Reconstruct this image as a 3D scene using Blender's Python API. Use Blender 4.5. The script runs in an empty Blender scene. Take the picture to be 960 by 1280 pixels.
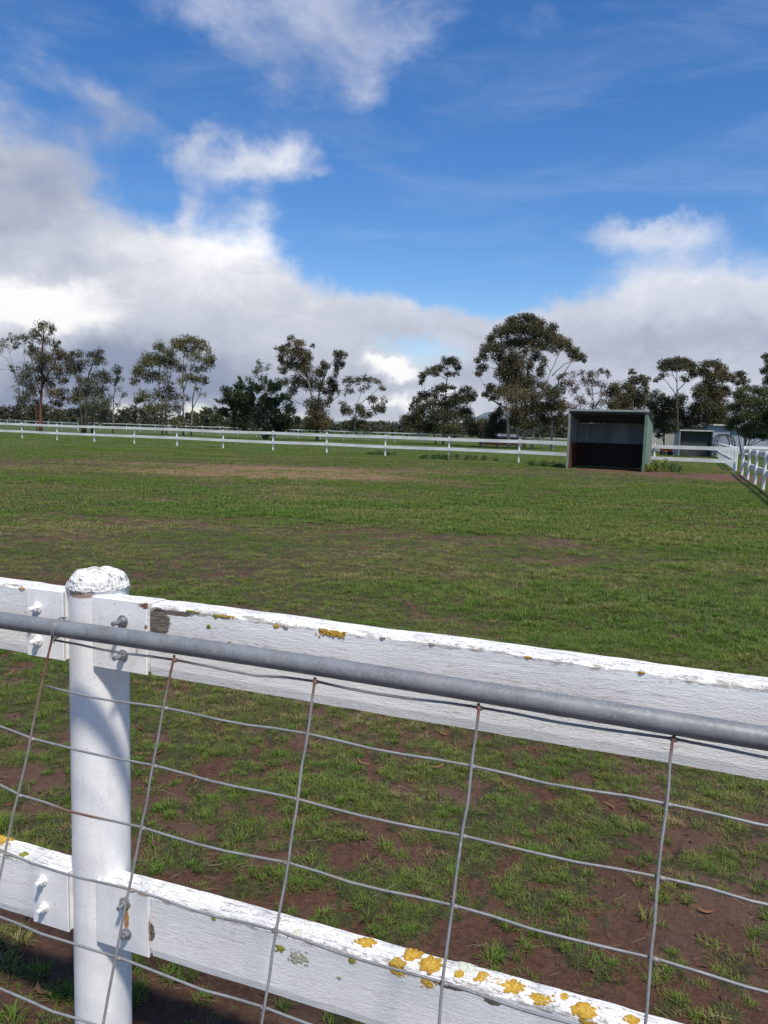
import bpy, math, random
import numpy as np
from mathutils import Vector

random.seed(7)
rng = np.random.default_rng(11)
scn = bpy.context.scene
COL = scn.collection
R = math.radians

# ------------------------------------------------------------------ camera
CAM_H = 1.6
FPX = 960.0                       # focal length in pixels of the 960 x 1280 photograph
ROLL = math.atan(.029)
PITCH = math.atan(104.5 * math.cos(ROLL) / FPX)
cam_d = bpy.data.cameras.new('camera')
cam_d.sensor_fit = 'HORIZONTAL'
cam_d.sensor_width = 36.0
cam_d.lens = 36.0
cam_d.clip_start = .05
cam_d.clip_end = 20000
cam = bpy.data.objects.new('camera', cam_d)
COL.objects.link(cam)
_f = Vector((0, math.cos(PITCH), -math.sin(PITCH)))
_r0 = Vector((1, 0, 0)); _u0 = _r0.cross(_f)
_r = _r0 * math.cos(ROLL) + _u0 * math.sin(ROLL)
_u = _u0 * math.cos(ROLL) - _r0 * math.sin(ROLL)
from mathutils import Matrix
cam.matrix_world = Matrix(((_r.x, _u.x, -_f.x, 0), (_r.y, _u.y, -_f.y, 0), (_r.z, _u.z, -_f.z, CAM_H), (0, 0, 0, 1)))
scn.camera = cam
CP = Vector((0, 0, CAM_H))


def ray(x, y):                    # direction through a point of the photograph
    return _f + _r * ((x - 480) / FPX) + _u * ((640 - y) / FPX)


def ground_at(x, y):
    d = ray(x, y); return CP + d * (-CAM_H / d.z)


def at_depth(x, y, Y):
    d = ray(x, y); return CP + d * (Y / d.y)


# ------------------------------------------------------------------ sun, sky, exposure
SUN_EL = R(60)
SUN_H = Vector((.40, -.917)).normalized()            # towards the sun, seen from above
sun_dir = Vector((SUN_H.x * math.cos(SUN_EL), SUN_H.y * math.cos(SUN_EL), math.sin(SUN_EL)))
sd = bpy.data.lights.new('sun', 'SUN')
sd.energy = 3.7; sd.angle = R(5.0); sd.color = (1, .94, .84)
sun = bpy.data.objects.new('sun', sd); COL.objects.link(sun)
sun.rotation_euler = sun_dir.to_track_quat('Z', 'Y').to_euler()
sun.location = (0, 0, 30)
scn.view_settings.view_transform = 'Standard'
scn.view_settings.look = 'None'
scn.view_settings.exposure = .36
scn.view_settings.gamma = 1

world = bpy.data.worlds.new('World'); scn.world = world
world.use_nodes = True


class G:
    """small shader graph helper"""
    def __init__(s, nt): s.nt = nt; s.n = nt.nodes; s.l = nt.links
    def new(s, t): return s.n.new(t)
    def put(s, sock, v):
        if isinstance(v, bpy.types.NodeSocket): s.l.new(v, sock)
        elif v is not None:
            if hasattr(sock.default_value, '__len__') and not hasattr(v, '__len__'): v = (v,) * len(sock.default_value)
            if hasattr(v, '__len__') and len(v) == 3 and len(sock.default_value) == 4: v = (*v, 1)
            sock.default_value = v
    def m(s, op, a, b=None, c=None, clamp=False):
        n = s.new('ShaderNodeMath'); n.operation = op; n.use_clamp = clamp
        s.put(n.inputs[0], a)
        if b is not None: s.put(n.inputs[1], b)
        if c is not None: s.put(n.inputs[2], c)
        return n.outputs[0]
    def vm(s, op, a, b=None):
        n = s.new('ShaderNodeVectorMath'); n.operation = op
        s.put(n.inputs[0], a)
        if b is not None: s.put(n.inputs[1], b)
        return n.outputs['Value'] if op in ('LENGTH', 'DOT_PRODUCT') else n.outputs[0]
    def mixc(s, f, a, b, mode='MIX'):
        n = s.new('ShaderNodeMix'); n.data_type = 'RGBA'; n.blend_type = mode
        s.put(n.inputs[0], f); s.put(n.inputs[6], a); s.put(n.inputs[7], b)
        return n.outputs[2]
    def noise(s, vec, scale, detail=4, rough=.55, dist=0.0):
        n = s.new('ShaderNodeTexNoise')
        s.put(n.inputs['Vector'], vec); n.inputs['Scale'].default_value = scale
        n.inputs['Detail'].default_value = detail; n.inputs['Roughness'].default_value = rough
        n.inputs['Distortion'].default_value = dist
        return n.outputs[0]
    def voro(s, vec, scale, feature='F1'):
        n = s.new('ShaderNodeTexVoronoi'); n.feature = feature
        s.put(n.inputs['Vector'], vec); n.inputs['Scale'].default_value = scale
        return n.outputs['Distance']
    def mapr(s, v, a, b, c=0.0, d=1.0, smooth=True):
        n = s.new('ShaderNodeMapRange'); n.interpolation_type = 'SMOOTHSTEP' if smooth else 'LINEAR'
        s.put(n.inputs[0], v)
        for i, x in enumerate((a, b, c, d)): s.put(n.inputs[1 + i], x)
        return n.outputs[0]
    def mapping(s, vec, loc=(0, 0, 0), rot=(0, 0, 0), scale=(1, 1, 1), typ='POINT'):
        n = s.new('ShaderNodeMapping'); n.vector_type = typ
        s.put(n.inputs[0], vec); n.inputs[1].default_value = loc
        n.inputs[2].default_value = rot; n.inputs[3].default_value = scale
        return n.outputs[0]
    def attr(s, name, typ='GEOMETRY', out='Fac'):
        n = s.new('ShaderNodeAttribute'); n.attribute_name = name; n.attribute_type = typ
        return n.outputs[out]
    def tex(s, which='Object'): return s.new('ShaderNodeTexCoord').outputs[which]
    def bump(s, h, strength=.5, dist=.01):
        n = s.new('ShaderNodeBump'); s.put(n.inputs['Height'], h)
        n.inputs['Strength'].default_value = strength; n.inputs['Distance'].default_value = dist
        return n.outputs[0]
    def blob(s, vec, c, r):        # soft ellipsoid, 1 in the middle to 0 at its edge
        v = s.vm('DIVIDE', s.vm('SUBTRACT', vec, c), r)
        return s.m('SUBTRACT', 1.0, s.vm('LENGTH', v))


def build_sky():
    g = G(world.node_tree)
    for n in list(g.n): g.n.remove(n)
    out = g.new('ShaderNodeOutputWorld')
    sky = g.new('ShaderNodeTexSky'); sky.sky_type = 'NISHITA'; sky.sun_disc = False
    sky.sun_elevation = SUN_EL
    sky.sun_rotation = math.atan2(SUN_H.x, SUN_H.y)
    sky.altitude = 50; sky.air_density = 1.0; sky.dust_density = .3; sky.ozone_density = 3.0
    hs = g.new('ShaderNodeHueSaturation'); hs.inputs['Saturation'].default_value = 1.31
    hs.inputs['Value'].default_value = 1.0; hs.inputs['Hue'].default_value = .508
    g.l.new(sky.outputs[0], hs.inputs['Color'])
    b1 = g.new('ShaderNodeBackground'); g.l.new(hs.outputs[0], b1.inputs[0]); b1.inputs[1].default_value = SKY_S
    d = g.tex('Generated')
    sep = g.new('ShaderNodeSeparateXYZ'); g.l.new(d, sep.inputs[0])
    az = g.m('ARCTAN2', sep.outputs[0], sep.outputs[1])
    el = g.m('ARCSINE', sep.outputs[2])
    cmb = g.new('ShaderNodeCombineXYZ'); g.l.new(az, cmb.inputs[0]); g.l.new(el, cmb.inputs[1])
    uv = cmb.outputs[0]
    # warp the coordinates so that cloud edges are ragged
    w1 = g.new('ShaderNodeTexNoise'); g.put(w1.inputs['Vector'], d); w1.inputs['Scale'].default_value = 9
    w1.inputs['Detail'].default_value = 7; w1.inputs['Roughness'].default_value = .6
    wv = g.vm('MULTIPLY', g.vm('SUBTRACT', w1.outputs['Color'], (.5, .5, .5)), (.16, .11, 0))
    uvw = g.vm('ADD', uv, wv)

    def blobs(lst, vec):
        acc = None
        for (x, y, rx, ry, rot, amp) in lst:
            q = ray(x, y).normalized()
            a = math.atan2(q.x, q.y); e = math.asin(q.z)
            k = 1.0 / FPX
            v = g.mapping(g.vm('SUBTRACT', vec, (a, e, 0)), rot=(0, 0, R(rot)), scale=(1 / (rx * k), 1 / (ry * k), 0))
            # rotation happens after scaling in a point mapping, so rotate first
            r2 = g.mapping(g.vm('SUBTRACT', vec, (a, e, 0)), rot=(0, 0, R(rot)))
            v = g.vm('MULTIPLY', r2, (1 / (rx * k), 1 / (ry * k), 0))
            t = g.vm('DOT_PRODUCT', v, v)
            e_ = g.m('POWER', 2.7183, g.m('MULTIPLY', t, -1.0))
            e_ = g.m('MULTIPLY', e_, amp)
            acc = e_ if acc is None else g.m('ADD', acc, e_)
        return acc
    # (x, y, rx, ry, rotation, amount)
    CL = [(140, 375, 300, 62, 4, .95), (10, 330, 150, 85, 0, .6), (320, 325, 110, 50, -8, .5), (480, 400, 170, 42, 0, .55),
          (40, 235, 95, 60, 10, .75), (140, 130, 90, 24, 24, .33), (370, 62, 105, 60, -10, .36), (480, 95, 60, 40, -30, .33),
          (270, 5, 90, 26, 0, .28), (315, 205, 66, 24, -22, .60), (388, 228, 36, 18, -5, .55), (248, 180, 34, 18, -30, .5),
          (222, 258, 14, 34, 10, .30), (870, 388, 190, 52, 0, .78), (940, 245, 58, 18, 6, .36), (790, 290, 95, 18, 2, .5),
          (628, 298, 40, 13, 0, .55), (200, 455, 330, 55, 0, .85), (820, 440, 230, 60, 0, .8), (482, 461, 26, 9, 8, .8),
          (840, 82, 130, 16, 6, .24), (830, 20, 120, 30, 0, .2), (480, 512, 900, 22, 0, .6), (640, 400, 60, 20, 0, .3),
          (720, 470, 120, 26, 0, .3), (-200, 260, 160, 140, 0, .5), (1160, 360, 150, 110, 0, .3)]
    GAP = [(560, 350, 120, 52, 8, .95), (930, 165, 200, 52, 0, .85), (850, 225, 150, 26, 4, .5), (640, 330, 70, 40, 0, .35), (520, 442, 75, 17, 6, .55), (460, 255, 130, 60, -30, .6), (160, 235, 40, 55, 20, .3),
           (650, 180, 260, 90, 0, .45), (250, 100, 60, 60, 0, .3)]
    n1 = g.noise(g.mapping(d, scale=(1, 1, 1.7)), 5.5, 9, .58, .3)
    n2 = g.noise(g.mapping(d, scale=(1, 1, 2.2)), 16, 8, .6, .2)
    a = g.m('ADD', blobs(CL, uvw), .20)
    a = g.m('SUBTRACT', a, blobs(GAP, uvw))
    a = g.m('ADD', a, g.m('MULTIPLY', g.m('SUBTRACT', n1, .5), 1.1))
    a = g.m('ADD', a, g.m('MULTIPLY', g.m('SUBTRACT', n2, .5), .42))
    ci = g.noise(g.mapping(d, rot=(0, 0, .5), scale=(1.0, 2.6, 5.0)), 3.2, 9, .62, .8)
    cirrus = g.m('MULTIPLY', g.mapr(ci, .46, .74), .12)
    mask = g.m('MAXIMUM', g.mapr(a, .14, .92), cirrus)
    thick = g.mapr(a, .45, 1.35)
    # brightness: sunlit billows against grey bases
    HI = [(20, 375, 70, 26, 0, .9), (318, 205, 80, 30, -20, .16), (482, 459, 30, 9, 8, 1.0), (930, 245, 60, 20, 0, .05), (300, 300, 130, 34, 0, .35),
          (100, 412, 40, 14, 0, .35), (200, 340, 160, 40, 0, .3), (870, 330, 130, 40, 0, .12), (500, 498, 60, 8, 0, .5)]
    LO = [(190, 465, 150, 28, 0, .6), (60, 485, 100, 22, 0, .5), (250, 500, 160, 16, 0, .4), (40, 230, 120, 70, 0, .22), (375, 62, 120, 60, 0, .30), (840, 425, 200, 22, 0, .30), (130, 135, 90, 45, 0, .35), (60, 240, 110, 50, 0, .15),
          (110, 335, 60, 14, 0, .3), (640, 480, 160, 16, 0, .2)]
    n3 = g.noise(g.mapping(d, loc=(3.1, 1.7, .4), scale=(1, 1, 2.0)), 11, 10, .64, .5)
    br = g.m('ADD', .56, g.m('MULTIPLY', g.m('SUBTRACT', n3, .5), .65))
    br = g.m('ADD', br, blobs(HI, uvw)); br = g.m('SUBTRACT', br, blobs(LO, uvw))
    br = g.m('SUBTRACT', br, g.m('MULTIPLY', thick, .06))
    cr = g.new('ShaderNodeValToRGB'); g.l.new(br, cr.inputs[0])
    e = cr.color_ramp.elements
    e[0].position = 0.0; e[0].color = (.31, .36, .49, 1)
    e[1].position = 1.0; e[1].color = (1.0, 1.0, 1.01, 1)
    for p, c in ((.3, (.45, .49, .60)), (.6, (.62, .65, .74))):
        x = e.new(p); x.color = (*c, 1)
    b2 = g.new('ShaderNodeBackground'); g.l.new(cr.outputs[0], b2.inputs[0]); 
    # cloud brightens towards the unseen sun (forward scattering), boosted to add soft fill light
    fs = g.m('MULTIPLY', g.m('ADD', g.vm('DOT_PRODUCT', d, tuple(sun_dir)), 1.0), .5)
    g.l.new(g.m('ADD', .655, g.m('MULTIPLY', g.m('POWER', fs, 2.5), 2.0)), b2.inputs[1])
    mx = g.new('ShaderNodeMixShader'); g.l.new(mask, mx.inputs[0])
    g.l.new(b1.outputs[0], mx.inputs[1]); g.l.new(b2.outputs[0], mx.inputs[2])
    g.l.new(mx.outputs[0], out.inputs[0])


SKY_S = .112
build_sky()


# ------------------------------------------------------------------ materials
def mat(name, rough=.8, spec=.3, metal=0.0):
    m = bpy.data.materials.new(name); m.use_nodes = True
    g = G(m.node_tree)
    b = g.n['Principled BSDF']
    b.inputs['Roughness'].default_value = rough
    b.inputs['Specular IOR Level'].default_value = spec
    b.inputs['Metallic'].default_value = metal
    return m, g, b


def simple(name, c1, c2, scale=8, rough=.8, bump=.3, bdist=.01, stretch=(1, 1, 1), metal=0.0, spec=.3, detail=6):
    m, g, b = mat(name, rough, spec, metal)
    v = g.mapping(g.tex('Object'), scale=stretch)
    n = g.noise(v, scale, detail, .6)
    g.put(b.inputs['Base Color'], g.mixc(g.mapr(n, .3, .7), c1, c2))
    if bump: g.put(b.inputs['Normal'], g.bump(g.noise(v, scale * 3, 6, .65), bump, bdist))
    return m


def leaf_mat(name, dark, mid, light, trans=.35):
    m, g, b = mat(name, .55, .25)
    t = g.attr('tone')
    c = g.mixc(g.mapr(t, 0, .55), dark, mid); c = g.mixc(g.mapr(t, .5, 1), c, light)
    g.put(b.inputs['Base Color'], c)
    tr = g.new('ShaderNodeBsdfTranslucent'); g.l.new(c, tr.inputs[0])
    mx = g.new('ShaderNodeMixShader'); mx.inputs[0].default_value = trans
    g.l.new(b.outputs[0], mx.inputs[1]); g.l.new(tr.outputs[0], mx.inputs[2])
    g.l.new(mx.outputs[0], g.n['Material Output'].inputs[0])
    return m


def blade_mat(name, green, olive, dry):
    m, g, b = mat(name, .6, .2)
    t = g.attr('tone'); ti = g.attr('tint', 'INSTANCER')
    v = g.m('ADD', g.m('MULTIPLY', t, .55), g.m('MULTIPLY', ti, .75))
    c = g.mixc(g.mapr(v, .1, .62), green, olive); c = g.mixc(g.mapr(v, .70, 1.15), c, dry)
    g.put(b.inputs['Base Color'], c)
    tr = g.new('ShaderNodeBsdfTranslucent'); g.l.new(c, tr.inputs[0])
    mx = g.new('ShaderNodeMixShader'); mx.inputs[0].default_value = .3
    g.l.new(b.outputs[0], mx.inputs[1]); g.l.new(tr.outputs[0], mx.inputs[2])
    g.l.new(mx.outputs[0], g.n['Material Output'].inputs[0])
    return m


M = {}
M['blade'] = blade_mat('grass_blade', (.092, .178, .024), (.166, .200, .042), (.33, .265, .125))


def ground_material():
    m, g, b = mat('paddock_ground', .92, .15)
    p = g.tex('Object')
    soil = g.attr('soil'); straw = g.attr('straw'); lush = g.attr('lush')
    nf = g.noise(p, 38, 8, .7); nm = g.noise(p, 6, 7, .65); nl = g.noise(p, .9, 6, .6)
    nvf = g.noise(p, 160, 4, .7)
    s1 = g.mixc(g.mapr(nf, .3, .7), (.068, .034, .022), (.138, .072, .047))
    s1 = g.mixc(g.mapr(nm, .55, .8), s1, (.125, .076, .058))
    s1 = g.mixc(g.m('MULTIPLY', g.mapr(nvf, .66, .72), .5), s1, (.22, .17, .12))
    g1 = g.mixc(g.mapr(nf, .32, .68), (.046, .070, .020), (.088, .112, .036))
    g1 = g.mixc(g.mapr(nm, .45, .75), g1, (.095, .086, .045))
    g1 = g.mixc(g.m('MULTIPLY', lush, .7), g1, (.052, .105, .022))
    g1 = g.mixc(g.m('MULTIPLY', g.mapr(nvf, .58, .68), .35), g1, (.16, .15, .075))
    st = g.mixc(g.mapr(nf, .3, .7), (.15, .092, .056), (.29, .185, .105))
    st = g.mixc(g.mapr(nl, .45, .65), st, (.19, .10, .066))
    fs = g.mapr(g.m('ADD', soil, g.m('ADD', g.m('MULTIPLY', g.m('SUBTRACT', nm, .5), .8), g.m('MULTIPLY', g.m('SUBTRACT', nf, .5), 1.3))), .3, .7)
    ft = g.mapr(g.m('ADD', straw, g.m('MULTIPLY', g.m('SUBTRACT', g.noise(g.mapping(p, scale=(1, 1.9, 1)), 2.6, 8, .72), .5), 2.4)), .40, .95)
    th = g.mixc(g.mapr(nf, .36, .68), (.040, .030, .018), (.095, .078, .040))
    th = g.mixc(g.m('MULTIPLY', g.mapr(nf, .52, .6), .5), th, (.075, .088, .030))
    g1 = g.mixc(g.m('MULTIPLY', g.attr('thatch'), g.mapr(g.noise(p, 3.1, 5, .65), .35, .6, .97, .86)), g1, th)
    s1 = g.mixc(g.m('MULTIPLY', g.mapr(nl, .42, .62), .45), s1, (.150, .100, .076))
    c = g.mixc(fs, g1, s1); c = g.mixc(ft, c, st)
    g.put(b.inputs['Base Color'], c)
    h = g.m('ADD', g.m('MULTIPLY', nf, .6), g.m('MULTIPLY', nvf, .35))
    g.put(b.inputs['Normal'], g.bump(h, .9, .03))
    return m


M['ground'] = ground_material()
M['hill'] = simple('hazy_hill_scrub', (.10, .13, .15), (.16, .18, .20), .02, .95, 0)  # distance haze mixed into the blue grey of the scrub
M['pipe'] = None


def galv(name, base=(.195, .203, .21), rust=0.0):
    m, g, b = mat(name, .5, .45, .2)
    p = g.tex('Object')
    n = g.noise(p, 14, 8, .65); n2 = g.noise(p, 70, 5, .7); n3 = g.noise(p, 5, 6, .6)
    c = g.mixc(g.mapr(n, .3, .7), [x * .72 for x in base], [x * 1.15 for x in base])
    c = g.mixc(g.m('MULTIPLY', g.mapr(n2, .58, .72), .55), c, (.42, .42, .40))
    c = g.mixc(g.m('MULTIPLY', g.mapr(n3, .56, .70), .55), c, (.25, .205, .15))
    vs = g.voro(p, 160)
    c = g.mixc(g.m('MULTIPLY', g.mapr(vs, .2, .7), .14), c, (.38, .39, .40))
    sc = g.m('ABSOLUTE', g.m('SUBTRACT', g.noise(g.mapping(p, rot=(0, 0, .366), scale=(2.2, 30, 30)), 6, 4, .6), .5))
    c = g.mixc(g.m('MULTIPLY', g.mapr(sc, 0, .014, 1, 0), .30), c, (.52, .53, .54))
    ra = g.attr('rust')
    rn = g.m('MULTIPLY', ra, g.mapr(g.noise(p, 120, 4, .7), .2, .5, .75, 1))
    c = g.mixc(rn, c, g.mixc(g.mapr(n2, .35, .65), (.10, .038, .024), (.19, .080, .046)))
    g.put(b.inputs['Base Color'], c)
    g.put(b.inputs['Metallic'], g.m('MULTIPLY', g.m('SUBTRACT', 1.0, rn), .2))
    g.put(b.inputs['Normal'], g.bump(n2, .25, .001))
    return m


M['galv'] = galv('weathered_galvanised_pipe')
M['wire'] = galv('dull_galvanised_wire', (.22, .225, .225))
M['bolt'] = simple('galvanised_bolt', (.20, .21, .23), (.36, .37, .39), 90, .45, .3, .0006, metal=.5)
M['rust'] = simple('flaking_rust', (.07, .022, .013), (.21, .075, .03), 90, .9, .6, .001)


def paint_board(name, peel=.5, wood=None):
    """white painted timber, cracked along the grain; wood: centre and radii of a patch where the paint is gone"""
    m, g, b = mat(name, .62, .3)
    p = g.tex('Object')
    st = g.mapping(p, scale=(.55, 1.6, 2.6))
    n = g.noise(st, 58, 8, .7); fine = g.noise(g.mapping(p, scale=(1, 2, 3.2)), 130, 5, .65)
    big = g.noise(p, 5, 5, .6)
    geo = g.new('ShaderNodeNewGeometry')
    up = g.vm('DOT_PRODUCT', geo.outputs['True Normal'], (0, 0, 1))
    upm = g.mapr(up, .5, .8)
    c = g.mixc(g.mapr(big, .35, .7), (.83, .815, .785), (.75, .735, .705))
    c = g.mixc(g.m('MULTIPLY', g.mapr(fine, .3, .45, 1, 0), .16), c, (.45, .44, .42))
    # weathered cracks, more of them on top where rain lies
    cr = g.noise(g.mapping(p, scale=(.3, 4, 5)), 62, 7, .7, .5)
    crm = g.mapr(cr, .555, .61); crm = g.m('MULTIPLY', crm, g.m('ADD', g.m('MULTIPLY', upm, .55), .12 * peel))
    c = g.mixc(crm, c, (.14, .115, .095))
    sp = g.m('MULTIPLY', g.mapr(g.noise(p, 170, 3, .6), .605, .655), g.m('ADD', g.m('MULTIPLY', upm, .8), .05))
    c = g.mixc(sp, c, (.10, .085, .07))
    ln = g.m('ABSOLUTE', g.m('SUBTRACT', g.noise(g.mapping(p, scale=(.10, 2, 2.6)), 26, 5, .6, .3), .5))
    lm = g.m('MULTIPLY', g.mapr(ln, .0, .010, 1, 0), g.mapr(g.noise(g.mapping(p, scale=(.6, 1, 2)), 7, 4, .6), .50, .60))
    c = g.mixc(g.m('MULTIPLY', lm, .7), c, (.22, .19, .16))
    c = g.mixc(g.m('MULTIPLY', g.mapr(g.noise(g.mapping(p, scale=(.5, 1, 1.4)), 12, 7, .7), .56, .72), .22), c, (.56, .52, .44))
    h = g.m('ADD', g.m('MULTIPLY', n, .55), g.m('MULTIPLY', fine, .55))
    h = g.m('SUBTRACT', h, g.m('MULTIPLY', crm, .5))
    h = g.m('SUBTRACT', h, g.m('MULTIPLY', lm, .9))
    # paint lost along the upper front edge
    sepn = g.new('ShaderNodeSeparateXYZ'); g.l.new(p, sepn.inputs[0])
    ed = g.attr('edge')
    edm = g.mapr(g.m('ADD', ed, g.m('MULTIPLY', g.m('SUBTRACT', g.noise(g.mapping(p, scale=(1, 1, 3.5)), 26, 8, .72), .5), 2.4)), .86, 1.12)
    c = g.mixc(g.m('MULTIPLY', edm, .75), c, g.mixc(g.mapr(n, .4, .6), (.16, .13, .10), (.36, .32, .27)))
    if wood:
        for (cc, rr) in wood:
            bl = g.blob(p, cc, rr)
            wm = g.mapr(g.m('ADD', bl, g.m('MULTIPLY', g.m('SUBTRACT', g.noise(g.mapping(p, scale=(1, 1, 2.5)), 55, 6, .7), .5), 1.1)), .02, .14)
            wn = g.noise(g.mapping(p, scale=(1, 1, 9)), 40, 7, .7, .6)
            wc = g.mixc(g.mapr(wn, .35, .62), (.035, .026, .02), (.24, .20, .165))
            c = g.mixc(wm, c, wc)
            h = g.m('ADD', h, g.m('MULTIPLY', wm, g.m('SUBTRACT', g.m('MULTIPLY', wn, 2.0), 1.6)))
    g.put(b.inputs['Base Color'], c)
    g.put(b.inputs['Normal'], g.bump(h, .55, .005))
    return m


def paint_steel(name, rusts=(), speck=.5, lumps=0.0):
    m, g, b = mat(name, .5, .35)
    p = g.tex('Object')
    n = g.noise(p, 22, 6, .6); f = g.noise(p, 180, 4, .6)
    c = g.mixc(g.mapr(n, .35, .7), (.83, .815, .79), (.76, .745, .72))
    sk = g.noise(g.mapping(p, scale=(1, 1, .12)), 34, 6, .65)
    c = g.mixc(g.m('MULTIPLY', g.mapr(sk, .52, .75), .28), c, (.52, .50, .46))
    c = g.mixc(g.m('MULTIPLY', g.mapr(f, .63, .68), speck), c, (.20, .17, .15))
    g.put(b.inputs['Roughness'], g.mapr(n, .3, .7, .42, .6))
    for (cc, rr, amt, col) in rusts:
        bl = g.blob(p, cc, rr)
        wm = g.mapr(g.m('ADD', bl, g.m('MULTIPLY', g.m('SUBTRACT', g.noise(p, 85, 6, .7), .5), 1.0)), .08, .45)
        c = g.mixc(g.m('MULTIPLY', wm, amt), c, g.mixc(g.mapr(f, .35, .65), [x * .5 for x in col], col))
    g.put(b.inputs['Base Color'], c)
    g.put(b.inputs['Normal'], g.bump(g.m('ADD', g.m('MULTIPLY', n, .6), g.m('MULTIPLY', f, .3 + lumps)), .28 + lumps, .003))
    return m


def crusty_cap():
    m, g, b = mat('crumbling_painted_mortar', .8, .2)
    p = g.tex('Object')
    v = g.voro(p, 95); f = g.noise(p, 150, 4, .65)
    f2 = g.noise(p, 42, 5, .6)
    c = g.mixc(g.mapr(g.m('ADD', g.m('MULTIPLY', f, .62), g.m('MULTIPLY', f2, .5)), .60, .68), g.mixc(g.mapr(f2, .3, .6), (.80, .79, .77), (.66, .65, .62)), (.15, .13, .11))
    c = g.mixc(g.m('MULTIPLY', g.mapr(g.blob(p, (.012, -.05, 1.262), (.012, .02, .012)), .0, .5), .9), c, (.36, .17, .05))
    g.put(b.inputs['Base Color'], c)
    g.put(b.inputs['Normal'], g.bump(g.m('ADD', g.m('MULTIPLY', v, 1.0), g.m('MULTIPLY', f, .8)), .8, .006))
    return m


M['far_white'] = simple('white_fence_paint', (.76, .76, .74), (.56, .55, .52), 2.5, .6, .2, .004)
M['far_white_shade'] = simple('weathered_white_fence_paint', (.70, .70, .69), (.50, .50, .48), 4, .7, .3, .004)
ORANGE = leaf_mat('orange_lichen', (.27, .145, .016), (.45, .265, .026), (.58, .42, .09), .0)
GREYL = leaf_mat('grey_green_lichen', (.20, .20, .14), (.33, .33, .25), (.44, .44, .34), .0)
PALEL = leaf_mat('pale_lichen', (.44, .45, .34), (.56, .57, .46), (.66, .66, .56), .0)
GREENL = leaf_mat('yellow_green_lichen', (.12, .13, .02), (.22, .22, .03), (.33, .27, .05), .0)


# ------------------------------------------------------------------ mesh helpers
class MB:
    def __init__(s): s.v = []; s.f = []; s.a = {}
    def tube(s, pts, rad, n=6, caps=True, attr=None, twist=0.0):
        pts = [Vector(p) for p in pts]
        if not hasattr(rad, '__len__'): rad = [rad] * len(pts)
        k0 = len(s.v); ref = None
        for i, p in enumerate(pts):
            t = (pts[min(i + 1, len(pts) - 1)] - pts[max(i - 1, 0)])
            t = t.normalized() if t.length > 1e-9 else Vector((0, 0, 1))
            if ref is None: ref = Vector((1, 0, 0)) if abs(t.x) < .8 else Vector((0, 1, 0))
            a = (ref - t * ref.dot(t)).normalized(); ref = a; bb = t.cross(a)
            for j in range(n):
                an = 2 * math.pi * j / n + twist
                s.v.append(p + (a * math.cos(an) + bb * math.sin(an)) * rad[i])
                if attr is not None: s.a.setdefault('rust', []).append(attr[i])
        for i in range(len(pts) - 1):
            for j in range(n):
                q = k0 + i * n
                s.f.append((q + j, q + (j + 1) % n, q + n + (j + 1) % n, q + n + j))
        if caps:
            s.f.append(tuple(k0 + j for j in range(n))[::-1])
            s.f.append(tuple(k0 + (len(pts) - 1) * n + j for j in range(n)))
        return s
    def box(s, c, h, rot=None):
        c = Vector(c); k = len(s.v)
        for z in (-1, 1):
            for y in (-1, 1):
                for x in (-1, 1):
                    v = Vector((x * h[0], y * h[1], z * h[2]))
                    s.v.append(c + (rot @ v if rot else v))
        for q in ((0, 2, 3, 1), (4, 5, 7, 6), (0, 1, 5, 4), (2, 6, 7, 3), (0, 4, 6, 2), (1, 3, 7, 5)):
            s.f.append(tuple(k + i for i in q))
        return s
    def quad(s, a, b, c, d):
        k = len(s.v); s.v += [Vector(a), Vector(b), Vector(c), Vector(d)]; s.f.append((k, k + 1, k + 2, k + 3)); return s
    def lathe(s, prof, n=32, c=(0, 0, 0)):
        k = len(s.v)
        for r, z in prof:
            for j in range(n):
                an = 2 * math.pi * j / n
                s.v.append(Vector((c[0] + r * math.cos(an), c[1] + r * math.sin(an), c[2] + z)))
        for i in range(len(prof) - 1):
            for j in range(n):
                q = k + i * n
                s.f.append((q + j, q + (j + 1) % n, q + n + (j + 1) % n, q + n + j))
        s.f.append(tuple(k + j for j in range(n))[::-1]); s.f.append(tuple(k + (len(prof) - 1) * n + j for j in range(n)))
        return s
    def mesh(s, name, m, smooth=False):
        me = bpy.data.meshes.new(name)
        me.from_pydata([tuple(v) for v in s.v], [], s.f)
        for k, vals in s.a.items():
            if len(vals) == len(s.v):
                at = me.attributes.new(k, 'FLOAT', 'POINT'); at.data.foreach_set('value', vals)
        if m: me.materials.append(m)
        if smooth: me.polygons.foreach_set('use_smooth', [True] * len(me.polygons))
        me.update(); return me
    def build(s, name, m, parent=None, smooth=False):
        return link(name, s.mesh(name, m, smooth), parent)


def link(name, me, parent=None):
    o = bpy.data.objects.new(name, me); COL.objects.link(o)
    if parent: o.parent = parent
    return o


def tag(o, label=None, cat=None, group=None, kind=None):
    if label: o['label'] = label
    if cat: o['category'] = cat
    if group: o['group'] = group
    if kind: o['kind'] = kind
    return o


def empty(name, loc=(0, 0, 0), rz=0.0):
    o = bpy.data.objects.new(name, None); COL.objects.link(o)
    o.location = loc; o.rotation_euler = (0, 0, rz); o.empty_display_size = .2
    return o


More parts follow.
